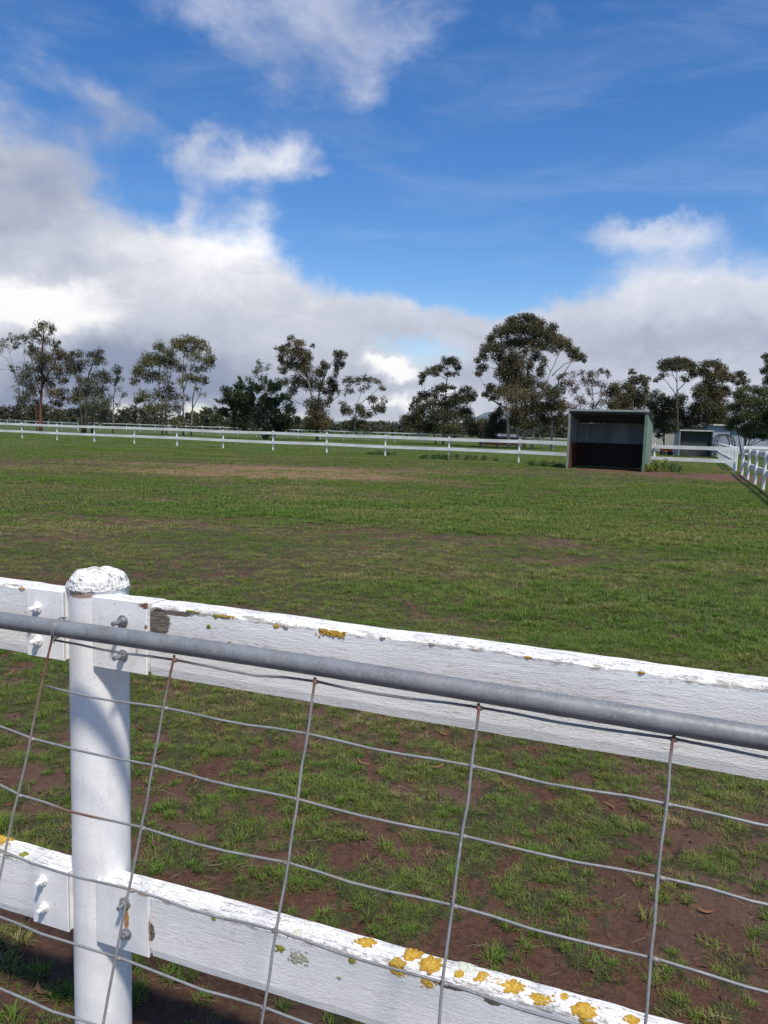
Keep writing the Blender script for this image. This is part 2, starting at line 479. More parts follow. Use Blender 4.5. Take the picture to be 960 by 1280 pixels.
def np_mesh(name, V, Fq, m, attrs=None, smooth=False, nv=4):
    me = bpy.data.meshes.new(name)
    V = np.asarray(V, np.float32); Fq = np.asarray(Fq, np.int32)
    me.vertices.add(len(V)); me.vertices.foreach_set('co', V.ravel())
    me.loops.add(Fq.size); me.loops.foreach_set('vertex_index', Fq.ravel())
    me.polygons.add(len(Fq)); me.polygons.foreach_set('loop_start', np.arange(0, Fq.size, nv, dtype=np.int32))
    if smooth: me.polygons.foreach_set('use_smooth', np.ones(len(Fq), bool))
    for k, a in (attrs or {}).items():
        at = me.attributes.new(k, 'FLOAT', 'POINT'); at.data.foreach_set('value', np.asarray(a, np.float32))
    me.materials.append(m); me.update(calc_edges=True); me.validate()
    return me


# value noise on arrays
def _hash(ix, iy, seed):
    h = (ix.astype(np.int64) * 374761393 + iy.astype(np.int64) * 668265263 + seed * 1442695041) & 0xffffffff
    h = ((h ^ (h >> 13)) * 1274126177) & 0xffffffff
    return ((h ^ (h >> 16)) & 0xffff) / 65535.0


def vnoise(x, y, seed=0):
    ix = np.floor(x); iy = np.floor(y); fx = x - ix; fy = y - iy
    fx = fx * fx * (3 - 2 * fx); fy = fy * fy * (3 - 2 * fy)
    a = _hash(ix, iy, seed); b = _hash(ix + 1, iy, seed); c = _hash(ix, iy + 1, seed); d = _hash(ix + 1, iy + 1, seed)
    return (a * (1 - fx) + b * fx) * (1 - fy) + (c * (1 - fx) + d * fx) * fy


def fbm(x, y, seed=0, oct=4):
    s = 0; a = .5; t = 0
    for i in range(oct):
        s = s + a * vnoise(x, y, seed + i * 17); t += a; a *= .55; x = x * 2.03 + 11.3; y = y * 2.03 + 5.7
    return s / t


def sstep(a, b, x):
    t = np.clip((x - a) / (b - a), 0, 1); return t * t * (3 - 2 * t)


# ------------------------------------------------------------------ ground
POST = Vector((-.69, 1.84))
TH = -.3524
T2 = Vector((math.cos(TH), math.sin(TH))); N2 = Vector((T2.y, -T2.x))       # along the near fence; towards the camera


def ell(x, y, c, r, ang=0.0):
    dx = x - c[0]; dy = y - c[1]; ca, sa = math.cos(ang), math.sin(ang)
    u = (dx * ca + dy * sa) / r[0]; v = (-dx * sa + dy * ca) / r[1]
    return np.exp(-(u * u + v * v))


def cover(x, y):
    """share of bare soil, straw and lush grass at ground points"""
    v = -((x - POST.x) * N2.x + (y - POST.y) * N2.y)
    s = (x - POST.x) * T2.x + (y - POST.y) * T2.y
    p = np.interp(v, [-3, -.2, .15, .6, 1.1, 1.8, 2.6, 4, 8, 30], [.75, .88, .85, .76, .56, .31, .17, .12, .11, .06])
    p = p + .20 * sstep(.9, 2.2, s) * np.interp(v, [0, 1.6, 3, 4], [1, 1, .35, 0])
    n = .13 * fbm(x * 1.5, y * 1.5, 3, 4) + .39 * fbm(x * 5.5, y * 5.5, 9, 3) + .48 * fbm(x * 14, y * 14, 19, 3)
    q = np.clip((n - .5) / .085, -3, 3) * .5
    thr = np.log(np.clip(p, .01, .99) / (1 - np.clip(p, .01, .99))) / 1.7
    soil = sstep(-.35, .35, thr - q * 1.6)
    # bare patches out in the paddock
    big = fbm(x * .45, y * .8, 31, 5)
    soil = np.maximum(soil, .6 * sstep(.55, .72, big + .55 * (fbm(x * 2.6, y * 4.2, 71, 4) - .5)) * sstep(4, 7, y) * (1 - sstep(26, 40, y)))
    a = ell(x, y, (2.3, 9.6), (.9, .45)) + .9 * ell(x, y, (2.6, 11), (.5, .3)) + .7 * ell(x, y, (-4.6, 12), (2.2, .7))
    soil = np.maximum(soil, .62 * sstep(.3, .9, a + 1.6 * (n - .5)))
    dirt = ell(x, y, (12.6, 30.6), (2.6, 2.2)) + ell(x, y, (10.2, 34.0), (2.3, 1.5), -.4) + ell(x, y, (15, 33.2), (2.2, 1.4)) + .9 * ell(x, y, (11.0, 36.0), (1.9, 1.9))
    dirt = sstep(.32, .75, dirt + 1.3 * (fbm(x * 1.1, y * 1.1, 77, 4) - .5))
    lane = ell(x, y, (17.5, 38.5), (2.2, 1.3)) * .8
    soil = np.maximum(soil, np.maximum(dirt, sstep(.4, .7, lane)))
    straw = .95 * ell(x, y, (-3.2, 25.4), (5.2, 3.0)) + .34 * ell(x, y, (-13, 25.2), (9, 2.3)) + .5 * ell(x, y, (-7, 29.5), (8, 1.8)) + .45 * ell(x, y, (-13.5, 38), (2.6, 1.2)) \
        + .35 * ell(x, y, (5, 30), (7, 2.5)) + .55 * ell(x, y, (9.6, 33.2), (1.8, 1.0), -.4) + .25 * ell(x, y, (-6, 34), (12, 2))
    straw = np.maximum(straw * 1.25 * (1 - .6 * dirt), .42 * dirt)
    lush = sstep(.45, .62, fbm(x * .35, y * .5, 55, 4)) * .7 + .7 * ell(x, y, (3.2, 8.2), (2.4, 1.5)) + .6 * ell(x, y, (6.5, 16), (5.5, 8)) + .9 * ell(x, y, (9.8, 20), (3.0, 9))
    return soil, np.clip(straw, 0, 1), np.clip(lush, 0, 1)


def relief(x, y, soil):
    near = 1 - sstep(9, 22, np.hypot(x, y))
    z = (fbm(x * 1.3, y * 1.3, 5, 3) - .5) * .05 + (fbm(x * 9, y * 9, 6, 3) - .5) * .022 + soil * (fbm(x * 28, y * 28, 8, 3) - .5) * .018 - soil * .008
    return z * near


def build_ground():
    rr = [.25]
    while rr[-1] < 9000:
        r = rr[-1]; rr.append(r * (1.012 if r < 8 else 1.02 if r < 60 else 1.07))
    rr = np.array(rr)
    an = np.concatenate([np.arange(-38, 38, .25), np.arange(38, 322, 4.0)])
    an = np.radians(an)
    A, B = np.meshgrid(an, rr)
    X = B * np.sin(A); Y = B * np.cos(A)
    soil, straw, lush = cover(X, Y)
    Z = relief(X, Y, soil)
    n = len(an); k = len(rr)
    V = np.stack([X, Y, Z], -1).reshape(-1, 3)
    i, j = np.meshgrid(np.arange(k - 1), np.arange(n), indexing='ij')
    jn = (j + 1) % n
    F = np.stack([i * n + j, i * n + jn, (i + 1) * n + jn, (i + 1) * n + j], -1).reshape(-1, 4)[:, ::-1]
    V = np.concatenate([V, [[0, 0, 0.0]]]); c = len(V) - 1
    at = {'soil': np.append(soil.ravel(), 1), 'straw': np.append(straw.ravel(), 0), 'lush': np.append(lush.ravel(), 0), 'thatch': np.append((1 - sstep(34, 52, np.hypot(X, Y))).ravel(), 1)}
    me = np_mesh('ground', V, F, M['ground'], at, True)
    o = link('ground', me); tag(o, kind='structure', label='worn green paddock with bare red brown soil by the fence')


build_ground()


def build_hills():
    x = np.linspace(-1500, 1500, 240); y = np.linspace(1500, 2600, 30)
    X, Y = np.meshgrid(x, y)
    ridge = np.exp(-((Y - 2000) / 260) ** 2)
    h = 30 * np.exp(-((X - 265) / 75) ** 2) + 34 * np.exp(-((X - 330) / 90) ** 2) + 19 * np.exp(-((X + 40) / 220) ** 2) + 17 * np.exp(-((X + 700) / 420) ** 2) + 20 * np.exp(-((X - 900) / 300) ** 2)
    Z = h * ridge * (1 + .25 * (fbm(X * .02, Y * .02, 4, 4) - .5)) - 2
    n = len(x); i, j = np.meshgrid(np.arange(len(y) - 1), np.arange(n - 1), indexing='ij')
    F = np.stack([i * n + j, i * n + j + 1, (i + 1) * n + j + 1, (i + 1) * n + j], -1).reshape(-1, 4)
    me = np_mesh('hills', np.stack([X, Y, Z], -1).reshape(-1, 3), F, M['hill'], None, True)
    tag(link('hills', me), kind='structure', label='low blue grey hills on the horizon')


build_hills()


# ------------------------------------------------------------------ grass (scattered tufts)
def tuft_mesh(name, nb, lmin, lmax, spread, width, lean, seed, segs=3, broad=False):
    r = np.random.default_rng(seed); V = []; F = []; tone = []
    for b in range(nb):
        a = r.uniform(0, 6.283); rad = spread * math.sqrt(r.uniform(0, 1))
        base = np.array([rad * math.cos(a), rad * math.sin(a), -.004])
        L = r.uniform(lmin, lmax); yaw = a + r.normal(0, .9); ln = lean * r.uniform(.4, 1.3)
        d = np.array([math.cos(yaw), math.sin(yaw), 0]); sd_ = np.array([-d[1], d[0], 0])
        w = width * r.uniform(.7, 1.3); t0 = r.uniform(0, 1); k = len(V); p = base.copy(); ang = .15 * ln
        for i in range(segs + 1):
            f = i / segs
            ww = w * (1 - f) ** .7 if not broad else w * math.sin(math.pi * min(.98, .15 + .85 * f)) ** .8
            if i == segs:
                V.append(p.copy()); tone.append(t0)
            else:
                V += [p - sd_ * ww * .5, p + sd_ * ww * .5]; tone += [t0, t0]
            ang += ln * .55
            p = p + (d * math.sin(ang) + np.array([0, 0, 1]) * math.cos(ang)) * (L / segs)
        for i in range(segs - 1):
            q = k + 2 * i; F.append((q, q + 1, q + 3, q + 2))
        q = k + 2 * (segs - 1); F.append((q, q + 1, q + 2))
    me = bpy.data.meshes.new(name)
    me.from_pydata([tuple(v) for v in V], [], F)
    at = me.attributes.new('tone', 'FLOAT', 'POINT'); at.data.foreach_set('value', tone)
    me.materials.append(M['blade']); me.update()
    return me


def scatter(name, label, protos, P, rotz, scl, idx, tint, tilt=None):
    """one object whose points carry copies of the small prototype meshes"""
    pc = bpy.data.collections.new(name + '_shapes')
    for i, me in enumerate(protos):
        pc.objects.link(bpy.data.objects.new('%s_shape_%02d' % (name, i), me))
    me = bpy.data.meshes.new(name)
    me.vertices.add(len(P)); me.vertices.foreach_set('co', np.asarray(P, np.float32).ravel())
    rot = np.zeros((len(P), 3), np.float32); rot[:, 2] = rotz
    if tilt is not None: rot[:, :2] = tilt
    a = me.attributes.new('rot', 'FLOAT_VECTOR', 'POINT'); a.data.foreach_set('vector', rot.ravel())
    a = me.attributes.new('scl', 'FLOAT', 'POINT'); a.data.foreach_set('value', np.asarray(scl, np.float32))
    a = me.attributes.new('tint', 'FLOAT', 'POINT'); a.data.foreach_set('value', np.asarray(tint, np.float32))
    a = me.attributes.new('pick', 'INT', 'POINT'); a.data.foreach_set('value', np.asarray(idx, np.int32))
    me.materials.append(protos[0].materials[0])
    o = link(name, me)
    ng = bpy.data.node_groups.new(name, 'GeometryNodeTree')
    ng.interface.new_socket('Geometry', in_out='INPUT', socket_type='NodeSocketGeometry')
    ng.interface.new_socket('Geometry', in_out='OUTPUT', socket_type='NodeSocketGeometry')
    N = ng.nodes; L = ng.links
    gi = N.new('NodeGroupInput'); go = N.new('NodeGroupOutput')
    mp = N.new('GeometryNodeMeshToPoints'); ip = N.new('GeometryNodeInstanceOnPoints')
    ci = N.new('GeometryNodeCollectionInfo'); ci.inputs['Collection'].default_value = pc
    ci.inputs['Separate Children'].default_value = True; ci.inputs['Reset Children'].default_value = True

    def na(nm, t):
        q = N.new('GeometryNodeInputNamedAttribute'); q.data_type = t; q.inputs['Name'].default_value = nm
        return [s for s in q.outputs if s.enabled and s.name == 'Attribute'][0]
    L.new(gi.outputs[0], mp.inputs['Mesh']); L.new(mp.outputs[0], ip.inputs['Points'])
    L.new(ci.outputs[0], ip.inputs['Instance']); ip.inputs['Pick Instance'].default_value = True
    L.new(na('pick', 'INT'), ip.inputs['Instance Index'])
    L.new(na('rot', 'FLOAT_VECTOR'), ip.inputs['Rotation']); L.new(na('scl', 'FLOAT'), ip.inputs['Scale'])
    L.new(ip.outputs[0], go.inputs[0])
    md = o.modifiers.new('scatter', 'NODES'); md.node_group = ng
    tag(o, label=label, kind='stuff')
    return o


def wedge(n, r0, r1, a0=-33, a1=33):
    """n points spread evenly over a sector in front of the camera"""
    r = np.sqrt(rng.uniform(r0 * r0, r1 * r1, n)); a = np.radians(rng.uniform(a0, a1, n))
    return r * np.sin(a), r * np.cos(a)


def build_grass():
    mats_ = [tuft_mesh('mat', 50, .016, .046, .062, .0031, 1.1, 100 + i) for i in range(5)]
    up = [tuft_mesh('upright', 30, .04, .105, .022, .0042, .62, 200 + i, 4) for i in range(4)]
    far = [tuft_mesh('far', 26, .03, .065, .13, .011, 1.0, 300 + i, 2) for i in range(4)]
    leafy = [tuft_mesh('leafy', 64, .022, .062, .03, .0046, .95, 400 + i, 3) for i in range(4)]
    protos = mats_ + up + far + leafy                      # 0-4, 5-8, 9-12
    PX = []; PY = []; SC = []; IX = []
    def zone(n, r0, r1, ids, s0, s1, keep):
        x, y = wedge(n, r0, r1)
        so, st, lu = cover(x, y)
        k = keep(so, st, lu, x, y) > rng.uniform(0, 1, n)
        x = x[k]; y = y[k]; m = len(x)
        PX.append(x); PY.append(y); IX.append(rng.choice(ids, m)); SC.append(rng.uniform(s0, s1, m) * (.9 + .45 * lu[k]))
    dens = lambda so, st, lu, x, y: (1 - so) ** 1.3 * (1 - .72 * np.clip(st * 1.2, 0, 1))
    zone(12500, 1.3, 6.5, [0, 1, 2, 3, 4], .45, 1.0, dens)
    zone(1100, 1.3, 7.0, [5, 6, 7, 8], .35, .75, lambda so, st, lu, x, y: .75 * (1 - so) + .10)
    zone(500, 1.3, 5.0, [0, 1, 2, 3, 4], .4, .9, lambda so, st, lu, x, y: so * .5)
    zone(330, 1.3, 5.0, [5, 6, 7, 8], .5, .9, lambda so, st, lu, x, y: so * .6)
    zone(1250, 1.3, 6.0, [13, 14, 15, 16], .4, 1.05, lambda so, st, lu, x, y: .25 + .5 * so)
    zone(4200, 1.3, 8.0, [13, 14, 15, 16], .35, .8, lambda so, st, lu, x, y: .8 * (1 - so))
    zone(5000, 6.0, 18.0, [13, 14, 15, 16], .6, 1.4, lambda so, st, lu, x, y: .6 * (1 - so) * (.3 + lu))
    zone(19000, 6.0, 15, [0, 1, 2, 3, 4], .7, 1.4, dens)
    zone(26000, 12, 28, [9, 10, 11, 12], .7, 1.15, dens)
    zone(26000, 26, 50, [9, 10, 11, 12], .9, 1.35, dens)
    zone(1500, 26, 42, [9, 10, 11, 12], .6, 1.0, lambda so, st, lu, x, y: .5 * so)
    zone(16000, 48, 100, [9, 10, 11, 12], 1.4, 2.2, dens)
    x = np.concatenate(PX); y = np.concatenate(PY); sc = np.concatenate(SC); ix = np.concatenate(IX)
    so, st, lu = cover(x, y)
    z = relief(x, y, so)
    tint = np.clip(.33 + 1.7 * (fbm(x * .45, y * .95, 41, 4) - .5) + 1.1 * (fbm(x * 2.2, y * 3.2, 43, 3) - .5) + rng.normal(0, .24, len(x)) - .3 * lu + .6 * st + .1 * sstep(5, 10, y) * (1 - sstep(18, 26, y)), 0, 1.2)
    scatter('grass', 'short patchy green grass of the paddock', protos, np.stack([x, y, z], -1), rng.uniform(0, 6.283, len(x)), sc, ix, tint)


build_grass()


def build_litter():
    """dry stalks, fallen gum leaves and crumbs of soil on the bare ground"""
    def strand(seed, L, w, curl):
        r = np.random.default_rng(seed); p = np.array([-L / 2, 0, .003]); a = 0.0; V = []; F = []
        for i in range(6):
            d = np.array([math.cos(a), math.sin(a), 0]); s = np.array([-d[1], d[0], 0])
            V += [p - s * w / 2, p + s * w / 2, p + np.array([0, 0, w * .7])]
            p = p + d * L / 5 + np.array([0, 0, r.uniform(-.002, .004)]); a += r.normal(0, curl)
        for i in range(5):
            q = 3 * i
            for u, v in ((0, 1), (1, 2), (2, 0)): F.append((q + u, q + v, q + 3 + v, q + 3 + u))
        me = bpy.data.meshes.new('strand'); me.from_pydata([tuple(v) for v in V], [], F); return me
    def leafm(seed, L, w):
        r = np.random.default_rng(seed); V = []; F = []
        for i in range(7):
            f = i / 6; ww = w * math.sin(math.pi * min(.97, f + .03)) ** .7; y = .25 * L * (f - .5) ** 2 * 3; z = .004 + .010 * abs(f - .5) * r.uniform(.5, 1.5)
            V += [(L * (f - .5), y - ww / 2, z), (L * (f - .5), y + ww / 2, z + .003)]
        for i in range(6): F.append((2 * i, 2 * i + 1, 2 * i + 3, 2 * i + 2))
        me = bpy.data.meshes.new('leaf'); me.from_pydata(V, [], F); return me
    def clod(seed):
        b = bpy.data.meshes.new('clod'); r = np.random.default_rng(seed)
        import bmesh
        bm = bmesh.new(); bmesh.ops.create_icosphere(bm, subdivisions=1, radius=.5)
        for v in bm.verts: v.co *= r.uniform(.7, 1.25); v.co.z *= .65
        bm.to_mesh(b); bm.free(); return b
    straw = blade_mat('dry_stalk', (.22, .165, .11), (.30, .24, .16), (.38, .31, .22))
    red = blade_mat('fallen_gum_leaf', (.20, .075, .04), (.27, .13, .065), (.33, .23, .14))
    soilm = simple('soil_crumb', (.055, .031, .024), (.110, .062, .047), 60, .95, .5, .01)
    S = [strand(i, .10, .0026, .28) for i in range(5)]
    for m in S: m.materials.append(straw)
    Lf = [leafm(50 + i, .075, .013) for i in range(4)]
    for m in Lf: m.materials.append(red)
    C = [clod(80 + i) for i in range(4)]
    for m in C: m.materials.append(soilm)
    x, y = wedge(3600, 1.4, 6.0); so, st, lu = cover(x, y); z = relief(x, y, so) + .002
    n = len(x)
    scatter('dry_stalks', 'pale dry grass stalks lying on the soil', S, np.stack([x, y, z], -1), rng.uniform(0, 6.28, n), rng.uniform(.15, .62, n) + .45 * (rng.uniform(0, 1, n) > .96), rng.integers(0, 5, n), rng.uniform(0, 1.2, n), rng.normal(0, .12, (n, 2)))
    x, y = wedge(190, 1.5, 6.5); so, st, lu = cover(x, y); z = relief(x, y, so) + .008; n = len(x)
    scatter('fallen_leaves', 'reddish fallen gum leaves on the soil', Lf, np.stack([x, y, z], -1), rng.uniform(0, 6.28, n), rng.uniform(.5, 1.1, n), rng.integers(0, 4, n), rng.uniform(0, 1.2, n), rng.normal(0, .2, (n, 2)))
    x, y = wedge(9000, 1.4, 5.5); so, st, lu = cover(x, y); k = so > rng.uniform(.15, 1, len(x)); x = x[k]; y = y[k]; z = relief(x, y, so[k]); n = len(x)
    scatter('soil_crumbs', 'loose crumbs of red brown soil', C, np.stack([x, y, z], -1), rng.uniform(0, 6.28, n), .006 + .022 * rng.uniform(0, 1, n) ** 3.5, rng.integers(0, 4, n), rng.uniform(0, 1, n))


build_litter()

# ------------------------------------------------------------------ near timber fence (local x along it, -y towards the camera)
fence = empty('timber_fence', (POST.x, POST.y, 0), TH)
tag(fence, 'white timber rail fence with lichen on its boards, nearest to the camera', 'fence')
OFF = .062; RT = .066
def fence_local(x, y, plane, val):
    """point of the photograph on a plane of the fence, in fence coordinates"""
    d = ray(x, y)
    o = Vector((CP.x - POST.x, CP.y - POST.y)); lo = Vector((o.dot(T2), -o.dot(N2), CP.z))
    ld = Vector((d.x * T2.x + d.y * T2.y, -(d.x * N2.x + d.y * N2.y), d.z))
    i = {'x': 0, 'y': 1, 'z': 2}[plane]
    return lo + ld * ((val - lo[i]) / ld[i])


def ztop1(x): return 1.189 - .0065 * x
def ztop2(x): return .482 - .001 * x


def rail_mesh(name, x0, x1, zt, hh, m, seed, ragged0=False):
    r = np.random.default_rng(seed)
    n = int((x1 - x0) / .012); V = []; F = []; E = []
    # section: front bottom, front mid x3, front top chamfer, top x2, back
    for i in range(n + 1):
        x = x0 + (x1 - x0) * i / n
        j = lambda s, k, a: a * (float(fbm(np.array([x * s]), np.array([k * 7.3 + seed]), seed, 4)[0]) - .5) * 2
        top = zt(x) + j(9, 1, .0035); bot = zt(x) - hh + j(6, 2, .003); ch = .006 + j(14, 3, .006); chz = .007 + j(11, 4, .006)
        fr = -OFF + j(7, 5, .0018); bk = -OFF + RT + j(7, 6, .002)
        xo = x
        if ragged0 and i < 2: xo = x + j(3, 8, .002)
        sec = [(fr + .003, bot), (fr + j(10, 9, .0012), bot + hh * .12), (fr, bot + hh * .5), (fr + j(10, 10, .0012), top - hh * .16), (fr, top - chz), (fr + max(.001, ch), top - .001), (fr + RT * .5, top + j(12, 11, .002)), (bk - .005, top - .001), (bk, top - .006), (bk, bot)]
        for (yy, zz) in sec: V.append((xo, yy, zz))
        E += [0, 0, 0, .35, 1, .9, .15, .2, 0, 0]
    k = 10
    for i in range(n):
        for q in range(k):
            a = i * k + q; b = i * k + (q + 1) % k
            F.append((a, a + k, b + k, b))
    me = bpy.data.meshes.new(name)
    F += [tuple(range(k)), tuple(n * k + q for q in range(k))[::-1]]
    me.from_pydata(V, [], F)
    at = me.attributes.new('edge', 'FLOAT', 'POINT'); at.data.foreach_set('value', E)
    me.materials.append(m); me.update(); return me


wood_patch = fence_local(196, 777, 'y', -OFF); wp2 = fence_local(205, 765, 'y', -OFF)
RW = {}
M['rail_up'] = paint_board('peeling_white_board_paint', .8, [((wood_patch.x + .004, -OFF, wood_patch.z), (.036, .03, .034)), ((wp2.x + .03, -OFF, wp2.z), (.05, .02, .007))])
e3 = fence_local(187, 1165, 'y', -OFF)
M['rail_low'] = paint_board('cracked_white_board_paint', 1.0, [((e3.x + .004, -OFF, e3.z), (.012, .03, .025)), ((.93, -OFF, .468), (.035, .02, .008)), ((1.02, -OFF, .462), (.02, .02, .010))])
XB = 3.66
rails = {}
rails['ur'] = link('rail', rail_mesh('rail', .197, XB - .19, ztop1, .166, M['rail_up'], 3, True), fence)
rails['ul'] = link('rail', rail_mesh('rail', -XB + .19, -.164, ztop1, .166, M['rail_up'], 5), fence)
rails['lr'] = link('rail', rail_mesh('rail', .199, XB - .19, ztop2, .156, M['rail_low'], 8, True), fence)
rails['ll'] = link('rail', rail_mesh('rail', -XB + .19, -.164, ztop2, .156, M['rail_low'], 12), fence)
# the boards run on into the steel sleeves
for (x0, x1, zt, hh) in ((.05, .195, ztop1, .16), (-.162, -.05, ztop1, .16), (.05, .197, ztop2, .15), (-.162, -.05, ztop2, .15)):
    b = rail_mesh('rail_end', x0, x1, lambda x, z=zt: z(x) - .001, hh, M['rail_low'], 21)
    link('rail_end', b, fence)
M['post'] = paint_steel('white_painted_pipe', [((0.0, -.07, 1.19), (.05, .03, .012), .8, (.36, .16, .05))], .45)
M['cap'] = crusty_cap()


def make_post(x):
    mb = MB()
    prof = [(.07, -.25)] + [(.07, z) for z in np.linspace(0, 1.19, 16)] + [(.0705, 1.195), (.070, 1.21)]
    mb.lathe(prof, 56, (x, 0, 0))
    o = mb.build('post', M['post'], fence, True)
    # crumbling mortar dome
    V = []; F = []; n = 44; rows = 14
    for i in range(rows + 1):
        f = i / rows; a = f * math.pi / 2
        for j in range(n):
            t = 2 * math.pi * j / n
            nx, ny = math.cos(t), math.sin(t)
            bump = float(fbm(np.array([nx * 3 + f * 4 + x]), np.array([ny * 3 + f * 2.0]), 66, 4)[0]) - .5
            rad = (.0735 + bump * .010) * (math.cos(a) ** .62 if i < rows else 0)
            V.append((x + nx * rad, ny * rad, 1.196 + .046 * math.sin(a) + bump * .012 * (1 if i else .3)))
    for i in range(rows):
        for j in range(n):
            q = i * n; F.append((q + j, q + (j + 1) % n, q + n + (j + 1) % n, q + n + j))
    F.append(tuple(range(n))[::-1])
    me = bpy.data.meshes.new('post_cap'); me.from_pydata(V, [], F); me.materials.append(M['cap'])
    me.polygons.foreach_set('use_smooth', [True] * len(F)); me.update()
    link('post_cap', me, o)
    return o


for px_ in (0, -XB, XB): make_post(px_)

RUSTC = (.22, .075, .03); STAIN = (.50, .24, .06)


def plate(x0, x1, zt, hh, m, bolts, painted):
    """steel sleeve plate welded to the post, with two bolts"""
    mb = MB(); yf = -OFF - .0065; s = 1 if x1 > 0 else -1
    cx = (x0 + x1) / 2; hx = abs(x1 - x0) / 2
    z1 = zt(cx) + .002; z0 = zt(cx) - hh - .004
    # front plate with softened edges
    b = .0015
    pts = [(-hx, z0), (hx, z0), (hx, z1), (-hx, z1)]
    k = len(mb.v)
    for (yy, e) in ((-OFF - .0005, 0), (yf + b, 0), (yf, b)):
        for (xx, zz) in pts:
            mb.v.append(Vector((cx + xx - math.copysign(e, xx), yy, zz - (e if zz == z1 else -e))))
    for L_ in range(2):
        for q in range(4): mb.f.append((k + L_ * 4 + q, k + L_ * 4 + (q + 1) % 4, k + L_ * 4 + 4 + (q + 1) % 4, k + L_ * 4 + 4 + q))
    mb.f.append((k + 8, k + 9, k + 10, k + 11)); mb.f.append((k + 3, k + 2, k + 1, k))
    xi = x0 if abs(x0) < abs(x1) else x1
    mb.box((xi + s * .003, -.0435, (z0 + z1) / 2), (.003, .0235, (z1 - z0) / 2 - .002))          # web back to the post
    o = mb.build('bracket', m, fence)
    for (bx, bz, ln, dirt) in bolts:
        q = MB()
        def ring(y0, y1, r, n):
            kk = len(q.v)
            for yy in (y0, y1):
                for j in range(n):
                    a = 2 * math.pi * j / n + .2; q.v.append(Vector((bx + r * math.cos(a), yy, bz + r * math.sin(a))))
            for j in range(n): q.f.append((kk + j, kk + (j + 1) % n, kk + n + (j + 1) % n, kk + n + j))
            q.f.append(tuple(kk + j for j in range(n))); q.f.append(tuple(kk + n + j for j in range(n))[::-1])
        ring(yf - .0003, yf - .003, .0135, 22); ring(yf - .003, yf - .0125, .0098, 6)
        tt = np.linspace(0, ln - .0125, 9)
        for i in range(8): ring(yf - .0125 - tt[i], yf - .0125 - tt[i + 1], .0056 if i % 2 else .0048, 12)
        q.build('bolt', M['bolt'] if not painted else M['bolt_white'], o)
    return o


M['bolt_white'] = paint_steel('lumpy_painted_bolt', [], .5, .3)
z1_ = ztop1(0); z2_ = ztop2(0)
M['pl_ur'] = paint_steel('white_steel_rusting_at_its_end', [((.193, -.07, z1_ - .006), (.03, .03, .010), .95, RUSTC), ((.19, -.072, z1_ - .055), (.006, .01, .010), .9, RUSTC),
                         ((.196, -.07, z1_ - .08), (.004, .02, .1), .9, RUSTC), ((.165, -.072, z1_ - .115), (.006, .01, .012), .6, (.40, .20, .09))], .5)
M['pl_lr'] = paint_steel('white_steel_with_rust_run', [((.13, -.072, z2_ - .074), (.010, .02, .05), .95, STAIN), ((.126, -.072, z2_ - .035), (.021, .02, .021), 1.0, (.12, .035, .02)),
                         ((.196, -.07, z2_ - .09), (.004, .02, .08), .8, RUSTC), ((.18, -.07, z2_), (.02, .02, .006), .7, STAIN)], .4)
M['pl_l'] = paint_steel('white_steel_plate', [((-.160, -.07, z1_ - .08), (.004, .02, .1), .8, (.38, .2, .08))], .5)
plate(.040, .192, ztop1, .163, M['pl_ur'], [(.128, z1_ - .047, .036, 0), (.128, z1_ - .128, .034, 0)], False)
plate(-.160, -.047, ztop1, .163, M['pl_l'], [(-.125, z1_ - .043, .030, 0), (-.125, z1_ - .125, .028, 0)], True)
plate(.040, .194, ztop2, .153, M['pl_lr'], [(.127, z2_ - .034, .026, 0), (.132, z2_ - .110, .020, 0)], False)
plate(-.160, -.047, ztop2, .153, M['pl_l'], [(-.125, z2_ - .036, .026, 0), (-.122, z2_ - .108, .026, 0)], True)


def lichen(rail, x, y, rx, ry, m, seed, top=None, zt=None):
    """bumpy crust: a lobed cushion sitting on the board; position read from the photograph"""
    p = fence_local(x, y, 'y', -OFF)
    on_top = top
    if on_top: p = fence_local(x, y, 'z', zt(p.x) + .0)
    dist = (Vector((p.x * T2.x - 0, 0, 0))).length
    wp = Vector((POST.x + T2.x * p.x - N2.x * p.y, POST.y + T2.y * p.x - N2.y * p.y, p.z))
    k = (wp - CP).length / FPX
    rx *= k * 1.02; ry *= k * (1.7 if on_top else .95)
    r = np.random.default_rng(seed); V = []; F = []; T = []; n = 26; rows = 7
    lob = [(r.uniform(.02, .11), int(r.integers(2, 9)), r.uniform(0, 6.28)) for _ in range(5)]
    for i in range(rows + 1):
        f = i / rows
        for j in range(n):
            a = 2 * math.pi * j / n
            rr = 1 + sum(q * math.sin(w * a + ph) for q, w, ph in lob) + r.uniform(-.05, .05)
            u = rx * f * rr * math.cos(a); v = ry * f * rr * math.sin(a)
            h = (.0013 * (1 - f ** 3) + r.uniform(-.0010, .0016) * (1 - f * .5)) if f < 1 else -.001
            if on_top:
                yy = p.y + v; zz = zt(p.x) + h
                if yy < -OFF + .003: zz -= (-OFF + .003 - yy) * .9; yy = -OFF - h
                V.append((p.x + u, min(yy, -OFF + RT - .004), zz))
            else:
                zz = min(p.z + v, zt(p.x) - .002 - r.uniform(0, .006)) if zt else p.z + v
                V.append((p.x + u, -OFF - h, zz))
            T.append(float(np.clip(r.normal(.75 - .5 * f * f, .22), 0, 1)))
    for i in range(rows):
        for j in range(n):
            q = i * n; F.append((q + j, q + (j + 1) % n, q + n + (j + 1) % n, q + n + j))
    me = bpy.data.meshes.new('lichen'); me.from_pydata(V, [], F); me.materials.append(m)
    at = me.attributes.new('tone', 'FLOAT', 'POINT'); at.data.foreach_set('value', T); me.update()
    return link('lichen', me, rail)


s_ = 500
_lichen = lichen


